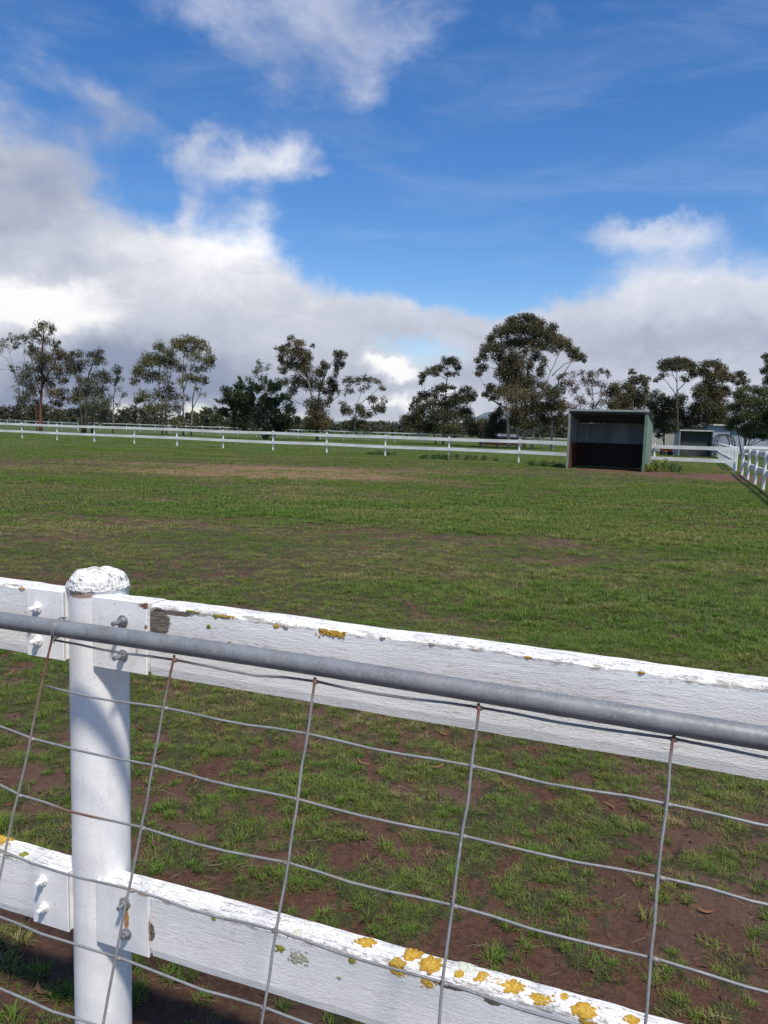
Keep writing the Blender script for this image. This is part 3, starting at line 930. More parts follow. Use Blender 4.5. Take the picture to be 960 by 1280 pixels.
def lichen(rail, x, y, rx, ry, m, seed, top=None, zt=None):
    o = _lichen(rail, x, y, rx, ry, m, seed, top, zt)
    r = random.Random(seed)
    if rx > 5:                    # small flecks round a larger patch belong to it
        for i in range(r.randint(3, 6)):
            a = r.uniform(0, 6.28); q = r.uniform(1.05, 1.5)
            e = _lichen(rail, x + rx * q * math.cos(a), y + ry * q * math.sin(a) * .8, r.uniform(1, 2.6), r.uniform(.8, 1.6), m, seed * 31 + i, top, zt)
            me = o.data; n0 = len(me.vertices)
            V = [tuple(v.co) for v in me.vertices] + [tuple(v.co) for v in e.data.vertices]
            F = [tuple(p.vertices) for p in me.polygons] + [tuple(k + n0 for k in p.vertices) for p in e.data.polygons]
            T = [d.value for d in me.attributes['tone'].data] + [d.value for d in e.data.attributes['tone'].data]
            nm = bpy.data.meshes.new('lichen'); nm.from_pydata(V, [], F); nm.materials.append(m)
            at = nm.attributes.new('tone', 'FLOAT', 'POINT'); at.data.foreach_set('value', T); nm.update()
            o.data = nm; bpy.data.objects.remove(e)
    return o


for (x, y, rx, ry, m) in ((413, 791, 15, 5, ORANGE), (404, 788, 6, 4, ORANGE), (425, 794, 6, 4, ORANGE), (282, 767, 9, 3, ORANGE), (345, 783, 5, 2.5, ORANGE), (660, 816, 5, 2.5, ORANGE), (802, 836, 4, 2.5, ORANGE),
                          (270, 770, 4, 4, GREENL), (261, 783, 3, 3, GREENL), (287, 803, 2.5, 2, GREENL), (357, 784, 4, 3, GREYL), (478, 797, 4, 2, GREYL), (540, 803, 4, 2, GREYL), (242, 758, 6, 2.5, GREENL)):
    s_ += 1; lichen(rails['ur'], x, y, rx, ry, m, s_, False, ztop1)
s_ += 1; lichen(rails['ul'], 27, 731, 5, 2, ORANGE, s_, False, ztop1)
for (x, y, rx, ry, m) in ((458, 1178, 10, 5, ORANGE), (515, 1193, 9, 6, ORANGE), (538, 1205, 11, 8, ORANGE), (574, 1217, 5, 4, ORANGE), (606, 1222, 10, 6, ORANGE), (640, 1233, 13, 7, ORANGE), (678, 1249, 14, 5, ORANGE),
                          (705, 1246, 5, 4, ORANGE), (732, 1262, 13, 7, ORANGE), (790, 1274, 7, 4, ORANGE), (584, 1209, 12, 5, PALEL), (370, 1168, 8, 4, PALEL), (720, 1262, 6, 4, ORANGE), (497, 1204, 9, 5, ORANGE), (622, 1228, 6, 4, ORANGE)):
    s_ += 1; lichen(rails['lr'], x, y, rx, ry, m, s_, True, ztop2)
for (x, y, rx, ry, m) in ((499, 1216, 12, 6, ORANGE), (534, 1229, 9, 5, ORANGE), (283, 1134, 5, 5, ORANGE), (267, 1148, 4, 4, GREENL), (372, 1197, 14, 10, GREYL), (351, 1185, 6, 4, GREENL), (440, 1201, 5, 4, GREENL), (424, 1222, 3, 2, GREYL), (734, 1277, 9, 5, ORANGE)):
    s_ += 1; lichen(rails['lr'], x, y, rx, ry, m, s_, False, ztop2)
for (x, y, rx, ry, m) in ((3, 1049, 11, 7, ORANGE), (30, 1068, 5, 3, GREENL), (5, 1060, 9, 4, PALEL)):
    s_ += 1; lichen(rails['ll'], x, y, rx, ry, m, s_, True, ztop2)

# ------------------------------------------------------------------ wire mesh gate leaning on the fence
K = 1.035
GX, GY, GTH, GL, GZ = -.7087 * K, 1.62 * K, -.3658, .3151 * K, 1.6 - (1.6 - 1.1216) * K
GT = Vector((math.cos(GTH), math.sin(GTH), 0)); GN = Vector((GT.y, -GT.x, 0))
DROP = [0, .0931, .2015, .3114, .4237, .5411, .66, .78, .90]
DROP = [d * K for d in DROP]


def gp(s, d):                      # point of the gate: s spacings along, d metres below the top wire
    return Vector((GX, GY, GZ)) + GT * (GL * s - .0171 * d) + GN * (.3012 * d) - Vector((0, 0, d))


gate = empty('mesh_gate', (0, 0, 0))
tag(gate, 'grey galvanised pipe gate with wire mesh leaning against the white timber fence', 'gate')
S0, S1 = -3.2, 7.6
UP = (GN * -.3012 + Vector((0, 0, 1))).normalized()
pts = [gp(s, 0) + UP * .030 + Vector((0, 0, .004 * math.sin(s * .9))) for s in np.linspace(S0, S1, 60)]
rail_pipe = MB().tube(pts, .0192, 28, attr=[0.0] * 60).build('top_pipe', M['galv'], gate, True)
tw = MB()
c0 = gp(0.02, 0) + UP * .031
for sh in (0, .006):
    ring = [c0 + GT * (sh + .004 * math.sin(a)) + UP * (.0222 * math.cos(a)) + GN * (.0222 * math.sin(a)) for a in np.linspace(0, 6.283, 26)]
    tw.tube(ring, .0013, 5, False, attr=[0.0] * 26)
tw.tube([c0 + UP * .022, c0 + UP * .026 + GT * .02, c0 + UP * .022 + GT * .035 + GN * .01], .0013, 5, attr=[0.0] * 3)
tw.tube([c0 - UP * .021, c0 - UP * .034 + GN * .003], .0013, 5, attr=[.3] * 2)
tw.build('tie_wire', M['wire'], rail_pipe, True)
DB = 1.02
MB().tube([gp(s, DB) for s in np.linspace(S0, S1, 20)], .017, 16, attr=[0.0] * 20).build('bottom_pipe', M['galv'], gate, True)
for s in (S0, S1):
    MB().tube([gp(s, -.03), gp(s, DB)], .017, 16, attr=[0.0] * 2).build('end_pipe', M['galv'], gate, True)
rg = np.random.default_rng(5)
for s in range(-3, 8):
    ds = np.concatenate([np.linspace(-.012, .0, 2), np.linspace(.03, DB, 26)])
    jit = np.cumsum(rg.normal(0, .0011, len(ds))); jit -= np.linspace(0, jit[-1], len(ds))
    rl = {0: .30, 1: .10}.get(s, .035)
    rust = [float(np.clip(1.15 - max(0, d) / rl, 0, 1)) if d > -.02 else 1 for d in ds]
    if s == 0: rust = [max(a, .25 if d < .4 else 0) for a, d in zip(rust, ds)]
    if s == 1: rust = [max(a, .38 if d < .12 else .10) for a, d in zip(rust, ds)]
    MB().tube([gp(s, d) + GT * j + GN * .003 for d, j in zip(ds, jit)], .0027, 8, attr=rust).build('upright_wire', M['wire'], gate, True)
for k, d in enumerate(DROP):
    a = 0 if k in (0, 1) else S0
    ss = np.arange(a, S1 + .01, .2)
    pts = []; rust = []
    ph = rg.uniform(0, 6.28)
    for s in ss:
        near = abs(s - round(s)); sag = -.0025 * math.cos(2 * math.pi * s) + .002 * math.sin(s * 1.7 + ph) + rg.normal(0, .0007)
        up_ = .050 * max(0, -s) if s < 0 and k < 6 else 0
        pts.append(gp(s, d + sag - up_) - GN * .003)
        rr = max(0, 1 - near / .09) * (.95 if k == 0 else .15)
        if k == 0 and s < .4: rr = max(rr, .8 - s * 2)
        if k == 3 and .3 < s < .75: rr = .9
        rust.append(rr)
    w = MB().tube(pts, .0026, 8, attr=rust)
    for i, s in enumerate(ss):
        if abs(s - round(s)) < .02 and 0 < i < len(ss) - 1:       # weld at each crossing
            q = pts[i]; e = .55 if k == 0 else .25
            w.tube([q - GT * .007, q - GT * .003 + GN * .002, q + GT * .003 + GN * .002, q + GT * .007], [.0026, .0046, .0046, .0026], 7, attr=[e] * 4)
    w.build('cross_wire', M['wire'], gate, True)


# ------------------------------------------------------------------ distant white rail fences
def unit_post(h, r):
    mb = MB(); mb.lathe([(r, -.2), (r, h - .02), (r * .8, h)], 10); return mb.mesh('post', M['far_white'], False)


def unit_rail(hh, th):
    mb = MB(); mb.box((.5, 0, 0), (.5, th / 2, hh / 2)); return mb.mesh('rail', M['far_white'])


P_M = unit_post(1.22, .052); R_M = unit_rail(.17, .05); P_THIN = unit_post(1.2, .045); R_THIN = unit_rail(.125, .045)


def run_fence(label, pts, group, pm=P_M, rm=R_M, heights=(1.10, .54), wob=.02, side=-1, seed=1, offset=.085):
    r = random.Random(seed)
    root = empty('paddock_fence', (pts[0][0], pts[0][1], 0))
    tag(root, label, 'fence', group)
    o0 = Vector((pts[0][0], pts[0][1], 0))
    for p in pts:
        o = link('post', pm, root); o.location = Vector((p[0], p[1], r.uniform(-.03, .03))) - o0
        o.rotation_euler = (r.gauss(0, .012), r.gauss(0, .012), r.uniform(0, 6))
    for h in heights:
        prev = h
        for a, b in zip(pts[:-1], pts[1:]):
            A = Vector((a[0], a[1], prev)); nz = h + r.uniform(-wob, wob); B = Vector((b[0], b[1], nz)); prev = nz
            d = B - A; L = d.length
            nrm = Vector((d.y, -d.x, 0)).normalized() * offset * (-side)
            o = link('rail', rm, root); o.location = A + nrm - o0
            o.scale = (L - .006, 1, 1)
            o.rotation_euler = (0, -math.asin(d.z / L), math.atan2(d.y, d.x))
    return root


def lin(a, b, n, i0=0, i1=None):
    a = Vector(a); b = Vector(b); i1 = n if i1 is None else i1
    return [tuple(a + (b - a) * (i / n)) for i in range(i0, i1 + 1)]


FG = 'white rail fences dividing the paddocks'
F1 = lin((-28.58, 60.54), (7.11, 41.15), 10)
F1 += [(10.4, 39.2), (13.1, 37.55), (16.2, 35.75)]
run_fence('long white two rail fence across the back of the paddock, passing behind the open shelter', [(-40.5, 66.9), (-36.3, 64.8), (-32.4, 62.6)] + F1, FG, seed=3)
F3 = lin((-26.84, 112.63), (16.48, 76.11), 14, -8, 16)
run_fence('farther white two rail fence below the gum trees', F3, FG, P_THIN, R_THIN, seed=4)
F4 = lin((-68.8, 143.3), (-41.1, 102.9), 5, -2, 5)
run_fence('short far white rail fence behind the two leftmost gum trees', F4, FG, P_THIN, R_THIN, seed=5)
_l = Vector((.365, .931)); _A = Vector((16.35, 35.5))
run_fence('white rail fence along the right edge of the paddock, running towards the camera', [tuple(_A - _l * d) for d in (1.8, 5.4, 9.0, 12.2, 14.7, 18.3, 21.9, 25.5, 29.1)], FG, seed=6, side=1, heights=(1.08, .55))
run_fence('white rail fence of close posts receding along the lane to the grey shed', [tuple(_A + _l * d) for d in np.arange(3.0, 33, 1.55)], FG, P_THIN, R_THIN, seed=7, side=1, heights=(1.1, .50))
run_fence('white cross rails going off to the right from the paddock corner', [(16.35, 35.3), (20.2, 34.6), (24.1, 33.9)], FG, P_M, R_THIN, seed=8, heights=(1.22, .95))


# ------------------------------------------------------------------ corrugated buildings
def corrugated(a, b, z0a, z1a, z0b, z1b, pitch=.076, amp=.009, nrm=None, per=8):
    """wavy sheet from a to b (xy), with its own bottom and top heights at either end"""
    a = Vector((a[0], a[1], 0)); b = Vector((b[0], b[1], 0)); d = b - a; L = d.length; n = max(8, int(L / pitch * per))
    nv = Vector((d.y, -d.x, 0)).normalized()
    mb = MB()
    for i in range(n + 1):
        f = i / n; w = amp * math.sin(2 * math.pi * L * f / pitch)
        p = a + d * f + nv * w
        mb.v.append(p + Vector((0, 0, z0a + (z0b - z0a) * f))); mb.v.append(p + Vector((0, 0, z1a + (z1b - z1a) * f)))
    for i in range(n): mb.f.append((2 * i, 2 * i + 2, 2 * i + 3, 2 * i + 1))
    return mb


M['zinc'] = simple('dull_corrugated_iron', (.33, .36, .40), (.24, .26, .29), 1.6, .5, .15, .003, (1, 1, .3), .3)
M['zinc_roof'] = simple('old_roof_iron', (.20, .21, .21), (.12, .125, .125), 2.0, .6, .15, .003, (1, 1, 1), .3)
M['green_steel'] = simple('faded_green_steel', (.085, .150, .105), (.125, .190, .140), 3, .55, .2, .003)
M['pale_steel'] = simple('pale_galvanised_edge', (.33, .36, .32), (.24, .26, .24), 4, .5, .2, .002, metal=.2)
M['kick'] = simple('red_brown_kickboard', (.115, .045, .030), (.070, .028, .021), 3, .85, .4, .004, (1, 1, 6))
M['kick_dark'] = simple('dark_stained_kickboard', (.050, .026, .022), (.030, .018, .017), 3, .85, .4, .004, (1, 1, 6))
M['cream'] = simple('cream_trim', (.46, .45, .39), (.36, .35, .30), 3, .6, .2, .002)
M['bluegrey'] = simple('pale_blue_grey_cladding', (.30, .34, .405), (.23, .265, .32), .7, .55, .1, .003, (1, 1, .2))  # darkened to hold the shade on the long shed wall in its colour
M['offwhite'] = simple('off_white_cladding', (.42, .42, .41), (.32, .32, .31), .7, .6, .1, .003, (1, 1, .2))
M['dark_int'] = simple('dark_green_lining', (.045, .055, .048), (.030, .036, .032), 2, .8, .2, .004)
M['darkred'] = simple('dark_red_cladding', (.060, .020, .018), (.040, .015, .014), 2, .8, .2, .004)
M['rubber'] = simple('black_rubber', (.018, .018, .019), (.03, .03, .03), 20, .8, .3, .003)
M['redpaint'] = simple('red_machine_paint', (.24, .045, .035), (.18, .04, .035), 6, .5, .2, .002)


def rotz(a): return Matrix.Rotation(a, 3, 'Z')


def horse_shelter():
    L0 = Vector((8.4, 35.66)); ang = math.atan2(-.41, .912)
    W, D = 3.42, 2.9; HF, HB = 2.68, 2.16
    root = empty('field_shelter', (L0.x, L0.y, 0), ang)
    tag(root, 'open fronted corrugated iron horse shelter with green frame and red brown kickboards', 'shelter')
    # local: x along the front, y going back
    corrugated((0, 0.04), (0, D), .05, HF - .02, .05, HB - .02).build('side_wall', M['zinc'], root, True)
    corrugated((W, D), (W, 0.04), .05, HB - .02, .05, HF - .02).build('side_wall', M['green_out'], root, True)
    # back wall of four sheets, each its own piece
    xs = [.012, .45, 1.52, 2.35, W - .012]
    for i in range(4):
        corrugated((xs[i], D - .006 * (i % 2)), (xs[i + 1] + (.03 if i < 3 else 0), D - .006 * (i % 2)), .05, HB - .03, .05, HB - .03).build('wall_sheet', M['zinc'] if i % 2 == 0 else M['zinc_b'], root, True)
    # roof iron, ribs running to the back
    mb = MB(); n = int((W + .2) / .076 * 6)
    for i in range(n + 1):
        x = -.08 + (W + .16) * i / n; w = .009 * math.sin(2 * math.pi * i / 6)
        mb.v += [Vector((x, -.10, HF + .035 + w)), Vector((x, D + .1, HB + .02 + w))]
    for i in range(n): mb.f.append((2 * i, 2 * i + 2, 2 * i + 3, 2 * i + 1))
    mb.build('roof', M['zinc_roof'], root, True)
    MB().box((W / 2, -.112, HF + .01), (W / 2 + .09, .012, .045)).build('fascia', M['pale_steel'], root)
    for i, y in enumerate((.5, 1.45, 2.4)):
        z = HF + (HB - HF) * y / D
        MB().box((W / 2, y, z - .05), (W / 2 - .02, .04, .045)).build('rafter', M['dark_int'], root)
    MB().box((.03, -.035, HF / 2 - .02), (.05, .04, HF / 2 + .0)).build('corner_post', M['pale_green'], root)
    MB().box((W - .03, -.035, HF / 2 - .02), (.06, .04, HF / 2 + .0)).build('corner_post', M['green_steel'], root)
    MB().box((W / 2, -.03, HF - .09), (W / 2 - .09, .035, .06)).build('lintel', M['dark_int'], root)
    h = 1.16 / 5
    for k in range(5):
        z = .04 + h * (k + .5)
        MB().box((.05 + .002 * (k % 2), D / 2, z), (.018, D / 2 - .06, h / 2 - .004)).build('kickboard', M['kick'], root)
        MB().box((W - .05 - .002 * (k % 2), D / 2, z), (.018, D / 2 - .06, h / 2 - .004)).build('kickboard', M['kick_dark'], root)
        MB().box((W / 2, D - .06 - .002 * (k % 2), z), (W / 2 - .08, .018, h / 2 - .004)).build('kickboard', M['kick_dark'], root)


M['zinc_b'] = simple('newer_corrugated_iron', (.25, .285, .34), (.19, .215, .25), 1.6, .5, .15, .003, (1, 1, .3), .3)
M['green_out'] = simple('faded_grey_green_iron', (.20, .25, .20), (.155, .195, .155), 1.6, .55, .15, .003, (1, 1, .3), .2)
M['pale_green'] = simple('pale_grey_green_steel', (.215, .245, .205), (.16, .185, .16), 4, .55, .2, .003)
horse_shelter()


def small_shelter():
    c = ground_at(848, 570.5); W, D, HF, HB = 2.55, 2.2, 2.15, 1.8
    root = empty('field_shelter', (c.x, c.y, 0), -.18)
    tag(root, 'small dark open fronted shelter beside the grey shed, beyond the lane', 'shelter')
    corrugated((0, 0), (0, D), .03, HF, .03, HB, .15, .012, per=4).build('side_wall', M['offwhite'], root)
    corrugated((W, D), (W, 0), .03, HB, .03, HF, .15, .012, per=4).build('side_wall', M['bluegrey'], root)
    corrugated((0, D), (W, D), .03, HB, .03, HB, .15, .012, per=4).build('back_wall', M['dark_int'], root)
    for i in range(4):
        MB().box((W / 2, .35 , .30 + i * .53), (W / 2 - .05, .02, .255)).build('dark_infill', M['dark_int'], root)  # dark sheets put across the opening for the shade inside
    mb = MB(); mb.quad((-.05, -.08, HF + .03), (W + .05, -.08, HF + .03), (W + .05, D + .05, HB + .03), (-.05, D + .05, HB + .03)); mb.build('roof', M['zinc_roof'], root)
    MB().box((W / 2, -.10, HF + .01), (W / 2 + .06, .015, .05)).build('fascia', M['cream'], root)
    MB().box((0, -.03, HF / 2), (.04, .05, HF / 2 - .03)).build('corner_post', M['pale_green'], root)
    MB().box((W, -.03, HF / 2), (.04, .05, HF / 2 - .03)).build('corner_post', M['green_steel'], root)


small_shelter()


def long_shed():
    root = empty('farm_shed', (27.0, 80, 0), -.10)
    tag(root, 'long low pale grey farm shed under the trees at the right', 'shed')
    W, D, HE, HR = 34, 9, 2.75, 4.3
    segs = [(0, 4.2, 'offwhite'), (4.2, 6.9, 'bluegrey'), (6.9, 12, 'bluegrey'), (12, 18, 'bluegrey'), (18, 26, 'bluegrey'), (26, 34, 'bluegrey')]
    for a, b, m in segs:
        corrugated((a, 0), (b - .01, 0), .05, HE, .05, HE, .25, .02, per=4).build('wall_panel', M[m], root)
    corrugated((0, D), (0, 0), .05, HE, .05, HE, .25, .02, per=4).build('end_wall', M['offwhite'], root)
    corrugated((W, 0), (W, D), .05, HE, .05, HE, .25, .02, per=4).build('end_wall', M['offwhite'], root)
    mb = MB(); mb.quad((-.3, -.35, HE + .02), (W + .3, -.35, HE + .02), (W + .3, D / 2, HR), (-.3, D / 2, HR)); mb.quad((-.3, D / 2, HR), (W + .3, D / 2, HR), (W + .3, D + .35, HE), (-.3, D + .35, HE)); mb.build('roof', M['zinc_roof'], root)
    MB().box((W / 2, -.37, HE), (W / 2 + .3, .03, .06)).build('gutter', M['zinc_roof'], root)
    MB().box((15.0, -.03, 1.1), (.9, .03, 1.08)).build('door', M['dark_int'], root)
    MB().box((21.0, -.03, 1.2), (1.6, .03, 1.15)).build('door', M['dark_int'], root)


long_shed()


def pump_hut():
    c = at_depth(884, 560, 73); root = empty('pump_hut', (c.x, c.y, 0), -.1)
    tag(root, 'narrow pale blue grey hut with a white roof edge beside the small dark shelter', 'hut')
    W, D, H = 1.95, 1.8, 2.75
    corrugated((0, 0), (W, 0), .03, H, .03, H, .2, .016, per=4).build('front_wall', M['bluegrey'], root)
    corrugated((0, D), (0, 0), .03, H, .03, H, .2, .016, per=4).build('side_wall', M['bluegrey'], root)
    corrugated((W, 0), (W, D), .03, H, .03, H, .2, .016, per=4).build('side_wall', M['bluegrey'], root)
    MB().box((W / 2 + .1, D / 2, H + .07), (W / 2 + .15, D / 2 + .25, .05)).build('roof', M['zinc_roof'], root)
    MB().box((W / 2 + .25, -.28, H + .08), (W / 2 - .05, .02, .075)).build('fascia', M['cream'], root)


pump_hut()


def red_stable():
    c = ground_at(601, 556.2); root = empty('low_shed', (c.x, c.y, 0), -.05)
    tag(root, 'low dark red shed with a grey roof below the big gum tree', 'shed')
    W, D, H = 4.4, 2.6, .95
    corrugated((0, 0), (W, 0), 0, H, 0, H, .2, .015, per=4).build('front_wall', M['darkred'], root)
    corrugated((0, D), (0, 0), 0, H + .5, 0, H, .2, .015, per=4).build('side_wall', M['darkred'], root)
    corrugated((W, 0), (W, D), 0, H, 0, H + .5, .2, .015, per=4).build('side_wall', M['darkred'], root)
    mb = MB(); mb.quad((-.15, -.2, H), (W * .55, -.2, H), (W * .55, D, H + .55), (-.15, D, H + .55)); mb.build('roof', M['zinc'], root)
    mb = MB(); mb.quad((W * .55 + .02, -.2, H + .01), (W + .15, -.2, H + .01), (W + .15, D, H + .40), (W * .55 + .02, D, H + .40)); mb.build('roof', M['zinc_roof'], root)


red_stable()


def hay_ring():
    c = at_depth(903, 566, 68); c.z = 0
    root = empty('bale_feeder', (c.x, c.y, 0), .25)
    tag(root, 'dark round steel ring standing on edge in front of the pale shed wall', 'bale feeder', None)
    r = .95
    for i, y in enumerate((-.35, 0, .35)):
        MB().tube([(r * math.cos(a), y, r + .03 + r * math.sin(a)) for a in np.linspace(0, 6.283, 33)], .045, 8, False).build('hoop', M['rubber'], root, True)
    mb = MB()
    for a in np.linspace(0, 6.283, 15)[:-1]: mb.tube([(r * math.cos(a), -.35, r + .03 + r * math.sin(a)), (r * math.cos(a), .35, r + .03 + r * math.sin(a))], .025, 6)
    mb.build('bars', M['rubber'], root, True)


hay_ring()


def red_trolley():
    c = at_depth(833, 562, 67); c.z = 0
    root = empty('cart', (c.x, c.y, 0), -.1)
    tag(root, 'small red cart standing left of the small dark shelter', 'cart')
    mb = MB(); k = 0
    bot = [(-.45, -.25, .35), (.45, -.25, .35), (.45, .25, .35), (-.45, .25, .35)]; top = [(-.62, -.36, .78), (.62, -.36, .78), (.62, .36, .78), (-.62, .36, .78)]
    mb.v = [Vector(p) for p in bot + top]; mb.f = [(3, 2, 1, 0)] + [(i, (i + 1) % 4, 4 + (i + 1) % 4, 4 + i) for i in range(4)]
    mb.build('tray', M['redpaint'], root)
    MB().tube([(.55, 0, .5), (.95, 0, .62), (1.25, 0, .98)], .025, 6).build('handle', M['redpaint'], root)
    for sx in (-.3, .32):
        for sy in (-.3, .3):
            MB().tube([(sx, sy - .04, .18), (sx, sy + .04, .18)], .18, 16).build('wheel', M['rubber'], root)


red_trolley()


def far_hut(x, y, D, w, label):
    c = at_depth(x, y, D); h = c.z; root = empty('far_hut', (c.x, D, 0), .2)
    tag(root, label, 'hut', 'tiny white huts among the far bushes')
    hw = w / 2
    mb = MB(); mb.box((0, 0, h * .45), (hw, hw, h * .45)); mb.build('wall', M['offwhite'], root)
    mb = MB(); z = h * .9
    mb.v = [Vector(p) for p in ((-hw * 1.1, -hw * 1.1, z), (hw * 1.1, -hw * 1.1, z), (hw * 1.1, hw * 1.1, z), (-hw * 1.1, hw * 1.1, z), (-hw * 1.1, 0, h * 1.12), (hw * 1.1, 0, h * 1.12))]
    mb.f = [(0, 1, 5, 4), (2, 3, 4, 5), (0, 4, 3), (1, 2, 5), (3, 2, 1, 0)]
    mb.build('roof', M['cream'], root)


far_hut(196.5, 521.5, 178, .9, 'tiny white hut among far bushes, left one below the round gum trees')
far_hut(212.5, 523.5, 178, .9, 'tiny white hut among far bushes, right one below the round gum trees')

# ------------------------------------------------------------------ trees
BARK = simple('grey_brown_bark', (.13, .105, .085), (.22, .19, .16), 3, .9, .5, .03, (1, 1, .3))
BARK_PALE = simple('pale_gum_bark', (.30, .27, .235), (.20, .17, .14), 2.2, .8, .4, .02, (1, 1, .3))
BARK_RED = simple('red_brown_bark', (.17, .070, .045), (.10, .048, .034), 2.5, .9, .5, .03, (1, 1, .3))
BARK_DARK = simple('dark_bark', (.055, .045, .038), (.09, .075, .062), 3, .9, .5, .03, (1, 1, .3))
LF = {
    'grey': leaf_mat('grey_green_gum_leaves', (0.054, 0.066, 0.041), (0.112, 0.122, 0.069), (0.226, 0.211, 0.124)),
    'olive': leaf_mat('olive_gum_leaves', (0.053, 0.066, 0.027), (0.124, 0.126, 0.045), (0.266, 0.221, 0.083)),
    'brown': leaf_mat('bronze_tipped_gum_leaves', (0.049, 0.056, 0.029), (0.107, 0.096, 0.047), (0.233, 0.165, 0.079)),
    'dark': leaf_mat('dark_gum_leaves', (0.032, 0.041, 0.022), (0.069, 0.078, 0.037), (0.146, 0.132, 0.061)),
    'red': leaf_mat('reddish_gum_leaves', (0.067, 0.055, 0.040), (0.134, 0.086, 0.062), (0.252, 0.146, 0.108)),
    'pine': leaf_mat('dark_cypress_needles', (0.018, 0.030, 0.015), (0.036, 0.054, 0.025), (0.075, 0.097, 0.043), .15),
    'green': leaf_mat('green_leafy_foliage', (0.037, 0.057, 0.022), (0.081, 0.106, 0.037), (0.177, 0.177, 0.070)),
    'weed': leaf_mat('yellow_green_weed_leaves', (.09, .13, .022), (.17, .21, .035), (.30, .29, .06)),
    'weed2': leaf_mat('dark_green_weed_leaves', (.030, .065, .016), (.050, .100, .024), (.08, .14, .04)),
}


def leaves(P, dirs, L, W, r):
    """array of small folded leaf quads at P pointing along dirs"""
    n = len(P)
    a = r.normal(0, 1, (n, 3)); s = np.cross(dirs, a); s /= np.linalg.norm(s, axis=1)[:, None] + 1e-9
    L = L * r.uniform(.6, 1.4, n)[:, None]; W = W * r.uniform(.6, 1.4, n)[:, None]
    V = np.stack([P, P + dirs * L * .5 + s * W * .5, P + dirs * L, P + dirs * L * .5 - s * W * .5], 1)
    return V.reshape(-1, 3), np.arange(4 * n).reshape(-1, 4)


def clump_points(c, ax, n, r, subs=None, spread=.34):
    subs = subs or max(5, int(n / 30))
    d = r.normal(0, 1, (subs, 3)); d /= np.linalg.norm(d, axis=1)[:, None]
    sc = d * (r.uniform(.15, 1, subs) ** .5)[:, None] * .82
    i = r.integers(0, subs, n)
    sz = r.uniform(.6, 1.25, subs)
    p = sc[i] + r.normal(0, spread, (n, 3)) * sz[i][:, None] * .62
    ln = np.linalg.norm(p, axis=1); k = np.where(ln > 1.08, 1.08 / np.maximum(ln, 1e-6), 1)
    p = p * k[:, None]
    return c + p * ax, i, c + sc * ax


